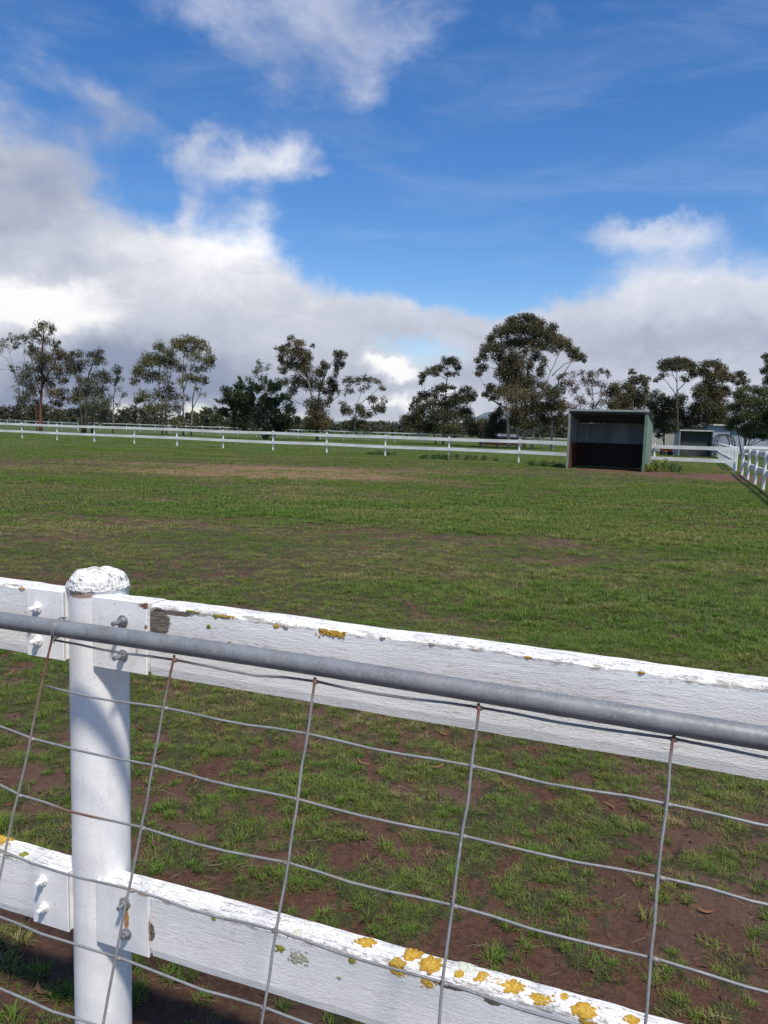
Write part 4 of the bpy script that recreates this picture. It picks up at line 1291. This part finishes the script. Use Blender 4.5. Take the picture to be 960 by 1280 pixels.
def make_tree(name, label, cat, D, trunks, clumps, leaf='grey', bark=BARK, seed=0, lpx=(2.3, .95), dens=1.25, depth=1.0, conifer=False, group=None, r0=None, twigs=True, droop=.55):
    r = np.random.default_rng(seed + 1000)
    K_ = D / FPX
    base = at_depth(trunks[0][0][0], trunks[0][0][1], D); base.z = 0
    root = empty(name, base); tag(root, label, cat, group)
    tb = MB(); nodes = []
    for ti, tr in enumerate(trunks):
        w = tr[-1] if not hasattr(tr[-1], '__len__') else 2.0
        pts = [q for q in tr if hasattr(q, '__len__')]
        off = 0 if ti == 0 else r.uniform(-1, 1) * 6 * K_ * 1.5
        P = [at_depth(q[0], q[1], D + (off if i else (off if q[1] > 525 else 0))) for i, q in enumerate(pts)]
        if pts[0][1] > 527: P[0].z = -.15
        # smooth the polyline
        Q = []
        for i in range(len(P) - 1):
            for f in (0, .33, .66):
                Q.append(P[i].lerp(P[i + 1], f) + Vector(r.normal(0, .35 * K_, 3)) * (1 if i + f > 0 else 0))
        Q.append(P[-1])
        rad = [w * K_ * (1 - .72 * i / (len(Q) - 1)) * .5 * (1.25 if i == 0 and pts[0][1] > 527 else 1) for i in range(len(Q))]
        tb.tube([q - base for q in Q], rad, 7)
        nodes += [(q, rr) for q, rr in zip(Q[1:], rad[1:])]
    LV = []; LFc = []; TN = []; nvt = 0
    for ci, cl in enumerate(clumps):
        x, y, rx, ry = cl[:4]; dn = cl[4] if len(cl) > 4 else 1.0
        c = np.array(at_depth(x, y, D + r.normal(0, 1) * 9 * K_ * depth))
        ax = np.array([rx * K_, (rx + ry) * .5 * K_ * 1.1, ry * K_])
        n = int(dens * dn ** 1.25 * math.pi * rx * ry * (2.7 if dens < 1.3 else 3.6)) + 8
        # limb from the nearest trunk point below
        if nodes:
            cv = Vector(c); best = None
            for q, rr in nodes:
                dz = cv.z - q.z
                sc = (cv - q).length + (3.0 * max(0, ry * K_ * .2 - dz)) - .25 * dz
                if best is None or sc < best[0]: best = (sc, q, rr)
            q, rr = best[1], best[2]
            mid = q.lerp(cv, .5) + Vector((0, 0, .10 * (cv - q).length)) + Vector(r.normal(0, .06, 3)) * (cv - q).length
            pts = [q.lerp(mid, f).lerp(mid.lerp(cv, f), f) for f in (0, .25, .5, .75, 1)]
            ra = max(min(rr * .65, .12 * K_ * math.sqrt(rx * ry)), .22 * K_)
            tb.tube([p - base for p in pts], [ra * (1 - .6 * i / 4) for i in range(5)], 5, False)
        P, si, subc = clump_points(c, ax * 1.08, n, r, None, .44 if not conifer else .42)
        if twigs and nodes:
            for s_c in subc[:max(3, int(len(subc) * .6))]:
                a = Vector(c) * .6 + pts[3] * .4; b_ = Vector(s_c)
                tb.tube([a - base, a.lerp(b_, .5) + Vector(r.normal(0, .05, 3)) * (b_ - a).length - base, b_ - base], [.28 * K_, .2 * K_, .1 * K_], 3, False)
        out = (P - c) / ax
        if conifer:
            tc = np.array(at_depth(326, 520, D))
            od = subc - tc; od /= np.linalg.norm(od, axis=1)[:, None] + 1e-9
            od = od + np.array([0, 0, .25]) + r.normal(0, .28, od.shape); od /= np.linalg.norm(od, axis=1)[:, None]
            tt = r.uniform(0, 1, n)
            P = subc[si] + od[si] * (tt * r.uniform(4, 9, len(subc))[si] * K_)[:, None] + r.normal(0, 1, (n, 3)) * (1.5 * K_ * (1.15 - tt))[:, None]
            out = od[si] * .9
        dirs = r.normal(0, .75, (n, 3)) + out * (.5 if not conifer else 1.3) + np.array([0, 0, -droop if not conifer else .5])
        dirs /= np.linalg.norm(dirs, axis=1)[:, None] + 1e-9
        V, F = leaves(P, dirs, lpx[0] * K_, lpx[1] * K_, r)
        LV.append(V); LFc.append(F + nvt); nvt += len(V)
        ctone = r.normal(.42, .14); stone = r.normal(0, .10, len(subc))
        t = np.clip(ctone + stone[si] + r.normal(0, .13, n), 0, 1)
        TN.append(np.repeat(t, 4))
    tb.build('trunk', bark, root, True)
    V = np.concatenate(LV) - np.array(base)
    link('crown', np_mesh('crown', V, np.concatenate(LFc), LF[leaf], {'tone': np.concatenate(TN)}), root)
    return root


TG = 'gum trees beyond the paddock fence'
make_tree('gum_tree', 'thin sparse gum tree leaning left at the left edge, beside the tall red trunked gum', 'tree', 100,
          [[(28, 534), (27, 505), (20, 470), (12, 442), 1.8], [(27, 505), (31, 470), (30, 432), 1.3], [(20, 470), (8, 448), (-6, 440), 1.0]],
          [(4, 430, 8, 6, .5), (14, 422, 7, 5, .6), (28, 421, 7, 5, .7), (20, 431, 8, 5, .5), (34, 425, 4, 5, .6), (32, 462, 9, 9, .8), (18, 461, 7, 5, .6), (28, 474, 10, 8, .8), (38, 478, 8, 8, .8), (20, 487, 7, 5, .35), (32, 497, 9, 8, .9), (24, 500, 6, 5, .8), (-8, 438, 9, 8, .5), (-4, 462, 6, 4, .3)],
          'grey', BARK, 1, group=TG)
make_tree('gum_tree', 'tallest gum tree of the left cluster with a red brown lower trunk', 'tree', 90,
          [[(51, 541), (51, 515), (53, 470), (54, 430), (55, 408), 4.2], [(52, 500), (44, 470), (38, 440), 1.8], [(53, 480), (68, 455), (76, 440), 1.8], [(52, 512), (66, 498), (78, 490), 1.5], [(46, 537), (45, 505), (43, 480), 1.6]],
          [(55, 405, 10, 5, .8), (47, 415, 8, 6, .8), (64, 411, 6, 7, .8), (40, 422, 5, 8, .7), (55, 425, 10, 8, .6), (70, 430, 6, 6, .8), (40, 438, 9, 7), (50, 445, 12, 8), (62, 448, 12, 7, .8), (75, 443, 10, 8), (84, 446, 9, 8), (88, 456, 7, 10), (70, 460, 12, 10, .8), (48, 460, 12, 9, .9), (58, 475, 14, 10, .9), (78, 472, 8, 8, .8), (66, 490, 12, 8, .8), (80, 492, 8, 7), (40, 490, 9, 8, .8), (46, 505, 8, 6, .9), (72, 503, 9, 6, .8), (88, 501, 5, 5, .7)],
          'brown', BARK_RED, 2, group=TG, dens=1.15)
make_tree('gum_tree', 'bushy many stemmed gum tree right of the tall red trunked gum', 'tree', 88,
          [[(106, 541), (108, 500), (112, 465), (120, 447), 3.2], [(115, 541), (117, 500), (126, 470), 3.0], [(103, 541), (100, 500), (97, 465), 2.6], [(117, 500), (130, 480), (134, 470), 1.6]],
          [(100, 441, 7, 5), (91, 442, 5, 4, .7), (94, 460, 9, 9), (102, 455, 8, 8, .8), (115, 443, 6, 5), (124, 442, 6, 6), (127, 450, 7, 6), (117, 453, 8, 7, .7), (133, 471, 8, 9), (123, 468, 9, 8, .7), (115, 477, 10, 9, .8), (101, 477, 9, 8, .8), (107, 490, 13, 9, .9), (126, 489, 11, 9, .9), (98, 497, 7, 12), (117, 504, 14, 9), (133, 504, 7, 8), (106, 512, 9, 9), (128, 513, 9, 8), (94, 490, 5, 8, .7), (104, 526, 7, 8), (122, 523, 9, 6, .7)],
          'grey', BARK_DARK, 3, group=TG, dens=1.2)
make_tree('gum_tree', 'thin young gum tree standing right of the many stemmed gum', 'tree', 95,
          [[(141, 539), (142, 500), (145, 470), (147, 457), 1.5], [(142, 512), (150, 500), (155, 490), .9]],
          [(147, 463, 6, 6, .9), (150, 472, 4, 6, .8), (143, 478, 4, 6, .7), (153, 493, 5, 5, .4), (148, 486, 4, 4, .4), (140, 497, 4, 6, .4), (148, 505, 5, 4, .3)],
          'grey', BARK, 4, group=TG)
make_tree('gum_tree', 'left half of the round topped gum pair, with wide low foliage', 'tree', 96,
          [[(203, 534), (203, 508), (197, 475), (186, 452), 2.4], [(208, 534), (206, 505), (213, 470), (216, 445), 2.0], [(203, 512), (190, 500), (176, 490), 1.4], [(197, 475), (202, 450), (200, 436), 1.3]],
          [(200, 433, 7, 7), (212, 441, 8, 8), (190, 447, 12, 8), (180, 455, 10, 8), (172, 465, 8, 8), (168, 475, 6, 6, .9), (200, 450, 13, 7), (216, 455, 11, 9, .9), (185, 469, 12, 8, .8), (201, 470, 11, 9, .6), (211, 482, 10, 9, .6), (216, 494, 10, 8, .7), (200, 495, 12, 9, .7), (180, 495, 10, 7, .9), (172, 500, 6, 5, .9), (190, 507, 10, 7, .8), (206, 510, 11, 8, .9), (221, 507, 7, 8, .7)],
          'olive', BARK, 5, group=TG)
make_tree('gum_tree', 'right half of the round topped gum pair, tall with clear straight stems', 'tree', 94,
          [[(229, 537), (229, 490), (228, 460), (232, 435), 2.3], [(239, 537), (241, 497), (248, 465), (257, 448), 1.9], [(229, 490), (238, 465), (246, 445), 1.5], [(241, 510), (251, 490), (254, 480), 1.1]],
          [(235, 425, 15, 6), (222, 430, 9, 8), (250, 431, 11, 7), (262, 444, 6, 9, .8), (268, 450, 5, 4, .8), (258, 455, 8, 9, .8), (245, 447, 10, 7, .8), (235, 438, 12, 7, .8), (248, 460, 9, 6, .7), (240, 472, 12, 6), (255, 475, 7, 5), (228, 462, 7, 8, .7), (228, 478, 6, 7, .5), (246, 488, 5, 6, .4), (232, 500, 5, 7, .5), (254, 492, 4, 4, .4), (243, 525, 8, 7, .6), (222, 528, 8, 7, .6)],
          'olive', BARK, 6, group=TG)
make_tree('cypress_tree', 'dark spreading cypress tree with spiky branch ends', 'tree', 82,
          [[(332, 543), (332, 505), (330, 485), 4], [(332, 530), (312, 508), (296, 492), 2], [(332, 528), (350, 510), (362, 505), 2]],
          [(300, 489, 9, 4), (318, 489, 12, 6), (338, 488, 11, 6), (287, 493, 9, 4), (283, 504, 8, 4), (297, 499, 13, 7), (312, 503, 15, 8), (335, 507, 16, 9), (352, 502, 8, 6), (298, 508, 14, 9), (320, 518, 19, 10), (345, 521, 15, 9), (360, 516, 8, 5), (366, 523, 7, 3), (304, 528, 16, 8), (335, 532, 20, 8), (282, 517, 10, 4), (355, 531, 10, 6), (275, 525, 9, 6, .8), (302, 482, 4, 3), (330, 481, 4, 3)],
          'pine', BARK_DARK, 7, lpx=(4.4, 1.0), dens=1.28, conifer=True, depth=.8)
make_tree('gum_tree', 'small sparse gum showing above the dark cypress', 'tree', 95,
          [[(336, 536), (334, 490), (326, 462), 1.6], [(334, 490), (346, 478), 1.2]],
          [(325, 460, 7, 5, .55), (333, 458, 5, 4, .5), (317, 467, 6, 5, .5), (331, 470, 4, 5, .3), (312, 474, 5, 5, .5), (347, 477, 8, 6, .55), (340, 488, 8, 7, .55), (324, 452, 5, 3, .6)],
          'grey', BARK, 8, group=TG)
make_tree('gum_tree', 'open crowned gum tree with several leaning limbs, right of the dark cypress', 'tree', 86,
          [[(397, 542), (394, 512), (386, 480), (376, 450), (371, 432), 3.4], [(396, 515), (401, 482), (411, 458), (423, 442), 2.2], [(393, 522), (381, 507), (362, 496), 1.8], [(398, 512), (416, 500), (432, 488), 1.6], [(386, 480), (372, 466), (357, 446), 1.6], [(388, 488), (382, 460), (384, 440), 1.6], [(364, 445), (362, 430), (363, 421), .9]],
          [(364, 422, 4, 3, .9), (359, 430, 3, 4, .7), (373, 429, 8, 4), (355, 437, 7, 5), (351, 446, 5, 8, .9), (369, 440, 11, 8), (382, 446, 8, 9), (364, 455, 11, 8, .8), (380, 460, 10, 9, .9), (354, 460, 6, 6, .6), (372, 475, 9, 8, .8), (357, 477, 6, 6, .6), (366, 488, 7, 6, .7), (386, 480, 9, 9, .8), (345, 435, 3, 2, .6), (391, 432, 3, 3, .7), (425, 443, 8, 5), (424, 454, 6, 6), (420, 464, 4, 7, .8), (405, 457, 6, 6, .9), (398, 465, 8, 7, .8), (416, 478, 6, 9), (410, 490, 6, 6, .8), (420, 487, 5, 6, .8), (400, 480, 7, 8, .8), (395, 505, 13, 9), (398, 520, 14, 9), (389, 530, 11, 7), (405, 530, 9, 8), (412, 500, 5, 7, .7), (361, 505, 7, 4, .4)],
          'brown', BARK, 9, group=TG, dens=1.55)
make_tree('gum_tree', 'low wide airy gum tree between the open gum and the sky gap', 'tree', 90,
          [[(443, 543), (444, 522), (446, 505), (453, 488), 1.8], [(444, 520), (434, 508), (430, 495), 1.2], [(446, 508), (463, 495), (474, 484), 1.3], [(430, 495), (438, 482), (446, 474), 1.0]],
          [(436, 476, 7, 5, .8), (447, 476, 6, 4, .8), (459, 473, 7, 5, .7), (468, 477, 7, 4, .7), (479, 485, 4, 5, .6), (455, 485, 8, 6, .35), (436, 488, 8, 6, .4), (465, 499, 7, 5, .8), (476, 510, 6, 6, .9), (434, 513, 7, 6), (448, 511, 7, 6), (458, 518, 8, 4), (444, 528, 8, 7, .8), (455, 530, 8, 6, .7), (470, 512, 6, 5, .7), (428, 505, 5, 6, .6), (480, 500, 4, 5, .5)],
          'brown', BARK_PALE, 10, group=TG, dens=1.35)
make_tree('gum_tree', 'gum tree with a separate umbrella top above a dark bushy base', 'tree', 82,
          [[(554, 546), (557, 510), (559, 472), (560, 455), 2.6], [(546, 542), (536, 505), (530, 492), 1.8], [(556, 512), (574, 498), (584, 488), 1.8], [(559, 475), (545, 466), (533, 468), 1.0]],
          [(558, 450, 6, 5), (567, 452, 8, 5), (573, 458, 5, 4), (550, 460, 8, 4), (540, 463, 8, 5), (530, 470, 6, 5), (527, 476, 3, 4), (562, 467, 6, 3, .8), (570, 467, 4, 3, .8), (545, 468, 5, 3, .7), (545, 490, 8, 7), (554, 483, 7, 5), (566, 484, 4, 3), (530, 495, 8, 6), (521, 501, 5, 6), (514, 508, 4, 4), (582, 487, 8, 5), (590, 494, 6, 6), (580, 498, 11, 7), (567, 500, 10, 9), (555, 503, 10, 8, .9), (540, 505, 10, 8, .9), (525, 512, 9, 8), (560, 518, 16, 9), (580, 515, 12, 8), (585, 525, 9, 7), (545, 520, 14, 9), (520, 522, 11, 9), (508, 525, 8, 7), (535, 534, 15, 6), (560, 534, 17, 6)],
          'dark', BARK, 11, group=TG, dens=1.4)
make_tree('bush', 'rounded olive bush in front of the gap with the blue hill', 'bush', 80,
          [[(602, 548), (601, 538), (598, 530), 1.5]],
          [(594, 531, 7, 5), (605, 528, 9, 6), (613, 534, 7, 6), (600, 540, 12, 5), (612, 542, 7, 4), (590, 540, 6, 4)], 'olive', BARK, 12, dens=1.4)
make_tree('gum_tree', 'largest dark gum tree with a domed bronze crown, left of the horse shelter', 'tree', 74,
          [[(636, 549), (635, 523), (626, 508), (612, 496), 4.6], [(648, 549), (646, 510), (641, 470), (648, 440), 3.6], [(656, 549), (656, 500), (660, 460), (667, 430), 3.6], [(690, 549), (690, 512), (699, 475), (716, 450), 2.6], [(664, 549), (673, 505), (688, 465), (700, 440), 2.6], [(645, 500), (628, 465), (612, 440), 2.2], [(690, 470), (706, 455), (724, 448), 1.5], [(641, 470), (630, 440), (636, 418), 1.8], [(668, 549), (662, 520), (650, 500), 1.6], [(680, 549), (672, 530), 1.8]],
          [(625, 446, 10, 7, .8), (641, 442, 11, 7, .8), (657, 441, 8, 6, .6), (672, 438, 8, 5, .5), (692, 438, 7, 5, .5), (648, 452, 10, 8, .7), (700, 470, 6, 6, .4), (655, 397, 12, 5), (665, 400, 9, 6), (642, 402, 9, 6), (675, 405, 7, 7), (690, 410, 7, 6), (635, 412, 11, 8), (625, 415, 8, 8), (655, 412, 15, 9), (670, 415, 13, 9), (685, 420, 10, 9), (695, 425, 10, 8), (705, 430, 9, 8), (715, 438, 8, 7), (725, 445, 7, 5), (720, 447, 7, 4), (730, 452, 3, 2.5), (615, 425, 7, 8), (608, 435, 7, 7), (604, 445, 6, 6), (597, 450, 5, 3), (597, 466, 5, 4), (603, 458, 7, 5), (620, 435, 11, 7), (640, 428, 15, 7), (660, 428, 15, 7), (680, 432, 9, 5), (635, 455, 11, 9), (630, 466, 11, 9), (645, 465, 9, 11), (670, 445, 8, 7, .8), (680, 452, 5, 6, .7), (661, 456, 7, 7, .8), (676, 464, 6, 8, .8), (640, 480, 15, 11), (660, 476, 13, 11), (680, 482, 7, 7, .8), (612, 485, 7, 6), (608, 493, 5, 4), (616, 497, 6, 4, .8), (625, 490, 9, 8), (645, 495, 15, 11), (665, 495, 13, 9), (690, 492, 11, 8), (700, 485, 7, 7, .8), (670, 510, 15, 9), (650, 515, 15, 9), (690, 508, 13, 8), (700, 506, 9, 8), (628, 510, 7, 7, .6), (642, 525, 8, 7, .8), (660, 527, 14, 8, .9), (680, 524, 13, 8, .9), (700, 522, 9, 8, .8)],
          'brown', BARK_PALE, 13, group=TG, dens=1.5)
make_tree('bush', 'dark shrub at the foot of the largest gum tree, left of its pale trunk', 'bush', 80,
          [[(622, 548), (621, 530), 1.5]], [(616, 522, 7, 6), (624, 518, 7, 7), (622, 532, 10, 8), (630, 530, 6, 8), (618, 542, 9, 5)], 'dark', BARK_DARK, 14, dens=1.5)
make_tree('gum_tree', 'reddish thin leaved gum tree showing above the left end of the horse shelter', 'tree', 86,
          [[(742, 548), (742, 505), (740, 482), (746, 466), 1.8], [(733, 548), (725, 505), (715, 480), 1.6], [(744, 510), (754, 492), (760, 474), 1.4], [(741, 500), (733, 485), (728, 470), 1.0]],
          [(705, 467, 5, 3, .8), (718, 468, 6, 4, .4), (727, 467, 5, 4, .7), (742, 468, 8, 5), (753, 463, 6, 4, .8), (760, 468, 4, 6, .8), (733, 475, 8, 6, .8), (745, 478, 8, 5, .8), (712, 478, 9, 6, .8), (720, 488, 9, 7, .5), (757, 482, 5, 6, .5), (750, 490, 8, 6, .45), (735, 490, 7, 6, .4), (725, 500, 8, 7, .8), (715, 510, 8, 8, .9), (740, 508, 10, 6, .6), (755, 503, 8, 7, .6), (727, 520, 9, 8, .8), (710, 525, 8, 9)],
          'red', BARK, 15, group=TG, dens=1.0)
make_tree('gum_tree', 'dense dark gum tree showing above the right end of the horse shelter', 'tree', 84,
          [[(786, 550), (786, 510), (788, 485), 3], [(788, 500), (802, 482), 1.6], [(786, 508), (772, 490), 1.6]],
          [(790, 465, 4, 3), (803, 473, 8, 5), (793, 475, 7, 5), (785, 482, 7, 6), (806, 482, 5, 7), (770, 483, 8, 6), (765, 490, 7, 8), (778, 495, 10, 9), (792, 492, 12, 9), (806, 492, 5, 6, .8), (798, 503, 12, 8), (780, 507, 12, 8), (767, 505, 8, 8), (795, 515, 13, 6), (775, 517, 12, 6), (785, 530, 20, 8)],
          'brown', BARK_DARK, 16, group=TG, dens=1.5)
make_tree('gum_tree', 'flat topped gum tree with a bare slim trunk, right of the horse shelter', 'tree', 72,
          [[(848, 562), (847, 512), (846, 490), (846, 466), 2.6], [(846, 494), (838, 483), (828, 472), 1.3], [(846, 490), (855, 480), (864, 466), 1.5], [(846, 478), (840, 465), (836, 456), 1.0]],
          [(835, 453, 11, 4), (845, 450, 12, 4), (855, 452, 9, 5), (828, 460, 8, 4), (862, 458, 8, 6), (845, 459, 13, 5), (867, 466, 5, 6), (822, 474, 5, 3, .8), (832, 468, 7, 3, .5), (858, 472, 7, 4, .6)],
          'brown', BARK_DARK, 17, group=TG, dens=1.6)
make_tree('bush', 'dark dense bush between the horse shelter and the small dark shelter', 'bush', 76,
          [[(830, 562), (830, 530), (828, 510), 2.5]],
          [(820, 495, 9, 7, .8), (815, 505, 8, 7), (835, 502, 11, 8), (828, 515, 14, 10), (845, 515, 12, 10), (840, 530, 12, 7), (820, 528, 10, 7), (824, 543, 6, 3, .8), (850, 500, 8, 8), (833, 538, 6, 3, .8), (855, 525, 9, 8)],
          'dark', BARK_DARK, 18, dens=1.6)
make_tree('gum_tree', 'round headed gum tree behind the small dark shelter', 'tree', 74,
          [[(893, 562), (894, 512), (895, 485), (893, 466), 3.2], [(896, 500), (910, 490), (920, 478), 1.6], [(893, 495), (880, 480), (878, 468), 1.6]],
          [(885, 455, 10, 4), (893, 453, 8, 4), (900, 460, 9, 6), (880, 463, 9, 6), (905, 470, 9, 7), (890, 470, 12, 7), (915, 472, 5, 5), (925, 468, 7, 4), (930, 475, 6, 5, .9), (920, 478, 5, 4, .8), (885, 485, 14, 9), (874, 490, 8, 9), (895, 495, 14, 10), (905, 488, 7, 7), (880, 508, 12, 10), (900, 512, 14, 10), (890, 524, 16, 8), (868, 512, 9, 9), (868, 526, 9, 7), (905, 528, 10, 7), (920, 492, 3, 3, .5)],
          'brown', BARK_DARK, 19, group=TG, dens=1.6)
make_tree('leafy_tree', 'dark green leafy tree in front of the pale shed at the right edge', 'tree', 62,
          [[(932, 566), (931, 540), (930, 515), 3.4], [(931, 545), (946, 525), (952, 508), 2], [(931, 545), (920, 525), 2]],
          [(930, 485, 8, 4), (925, 493, 9, 6), (945, 487, 9, 5), (958, 490, 8, 7), (935, 500, 14, 8), (952, 505, 12, 9), (919, 508, 8, 8), (935, 518, 14, 9), (955, 520, 12, 10), (919, 525, 9, 7), (940, 533, 13, 8), (958, 535, 10, 8), (928, 538, 6, 5, .8), (948, 543, 8, 3, .7), (972, 510, 14, 14), (975, 530, 12, 9), (938, 544, 10, 4), (958, 546, 9, 4), (914, 533, 7, 5), (968, 545, 9, 5)],
          'green', BARK_DARK, 20, dens=1.6)
make_tree('gum_tree', 'dark gum tree cut by the right edge of the view, tallest there', 'tree', 68,
          [[(978, 568), (977, 520), (974, 480), (968, 455), 3.4], [(976, 505), (990, 480), (996, 465), 2]],
          [(958, 446, 5, 5), (962, 455, 7, 7), (955, 463, 5, 4), (970, 470, 11, 11), (960, 476, 7, 6), (984, 458, 13, 16), (975, 488, 13, 9), (995, 480, 12, 14)],
          'dark', BARK_DARK, 21, group=TG, dens=1.6)


def treeline():
    r = np.random.default_rng(99); D0 = 190
    xs = [-260, -60, 0, 20, 40, 60, 90, 150, 165, 185, 205, 225, 245, 262, 280, 330, 370, 400, 440, 470, 490, 508, 560, 620, 690, 760, 820, 880, 960, 1200]
    ys = [505, 504, 508, 503, 508, 511, 512, 511, 509, 510, 520, 520, 514, 512, 511, 517, 526, 522, 528, 526, 528, 525, 528, 530, 520, 528, 530, 525, 520, 520]
    LV = []; FC = []; TN = []; nv = 0
    for x in np.arange(-240, 1190, 5.0):
        top = np.interp(x, xs, ys) + r.normal(0, 1.6) + 3.5 * (float(fbm(np.array([x * .045]), np.array([3.0]), 5, 3)[0]) - .5) * 2
        D = D0 * r.uniform(.85, 1.15); K_ = D / FPX
        hz = 535.5 + .029 * (x - 480)
        y = top + 3
        while y < hz + 6:
            c = np.array(at_depth(x + r.normal(0, 2), y, D)); ax = np.array([6, 5, 3.6]) * K_ * r.uniform(.8, 1.3)
            n = 75
            P, si, sub = clump_points(c, ax, n, r); dirs = r.normal(0, 1, (n, 3)); dirs /= np.linalg.norm(dirs, axis=1)[:, None]
            V, F = leaves(P, dirs, 3.6 * K_, 1.7 * K_, r); LV.append(V); FC.append(F + nv); nv += len(V)
            TN.append(np.repeat(np.clip(r.normal(.45, .16) + r.normal(0, .12, n), 0, 1), 4)); y += 4.5
    tag(link('treeline', np_mesh('treeline', np.concatenate(LV), np.concatenate(FC), LF['far'], {'tone': np.concatenate(TN)})), 'far belt of low scrub and trees along the horizon', kind='stuff')


LF['far'] = leaf_mat('far_scrub_leaves', (.050, .056, .036), (.095, .095, .058), (.16, .145, .085))
treeline()


# ------------------------------------------------------------------ weeds
def weed(label, x0, x1, y, hgt, m, seed, n=420, cat='weeds'):
    r = np.random.default_rng(seed)
    a = ground_at(x0, y); b = ground_at(x1, y); c = (a + b) / 2; w = (b - a).length / 2
    root = empty('weed_clump', (c.x, c.y, 0)); tag(root, label, cat, 'weed clumps by the fence and shelter')
    LV = []; FC = []; TN = []; nv = 0; st = MB()
    for i in range(max(5, int(w * 9))):
        px = r.uniform(-w, w) * .9; py = r.uniform(-.35, .35); h = hgt * r.uniform(.45, 1) * math.sqrt(max(.15, 1 - (px / w) ** 2))
        st.tube([(px, py, -.02), (px + r.normal(0, .05), py + r.normal(0, .05), h)], [.008, .004], 4, False)
        k = n // max(5, int(w * 9))
        P = np.stack([px + r.normal(0, .09, k), py + r.normal(0, .09, k), r.uniform(.02, h + .04, k)], -1)
        d = r.normal(0, 1, (k, 3)) + np.array([0, 0, .5]); d /= np.linalg.norm(d, axis=1)[:, None]
        V, F = leaves(P, d, .10, .045, r); LV.append(V); FC.append(F + nv); nv += len(V); TN.append(np.repeat(np.clip(r.normal(.5, .22, k), 0, 1), 4))
    st.build('stems', LF['weed2'], root)
    link('leaves', np_mesh('leaves', np.concatenate(LV), np.concatenate(FC), LF[m], {'tone': np.concatenate(TN)}), root)


weed('yellow green weeds growing against the right post of the horse shelter', 809, 834, 590, .62, 'weed', 1, 900)
weed('small dark green weed clump right of the yellow green weeds', 836, 850, 590, .42, 'weed2', 2, 300)
weed('low dark green weed patch under the back fence, right one', 525, 614, 575, .26, 'weed2', 3, 1100)
weed('low dark green weed patch under the back fence, left small one', 458, 492, 569, .24, 'weed2', 4, 420)
weed('short green weeds along the left foot of the horse shelter', 662, 706, 583.5, .22, 'weed2', 5, 420)
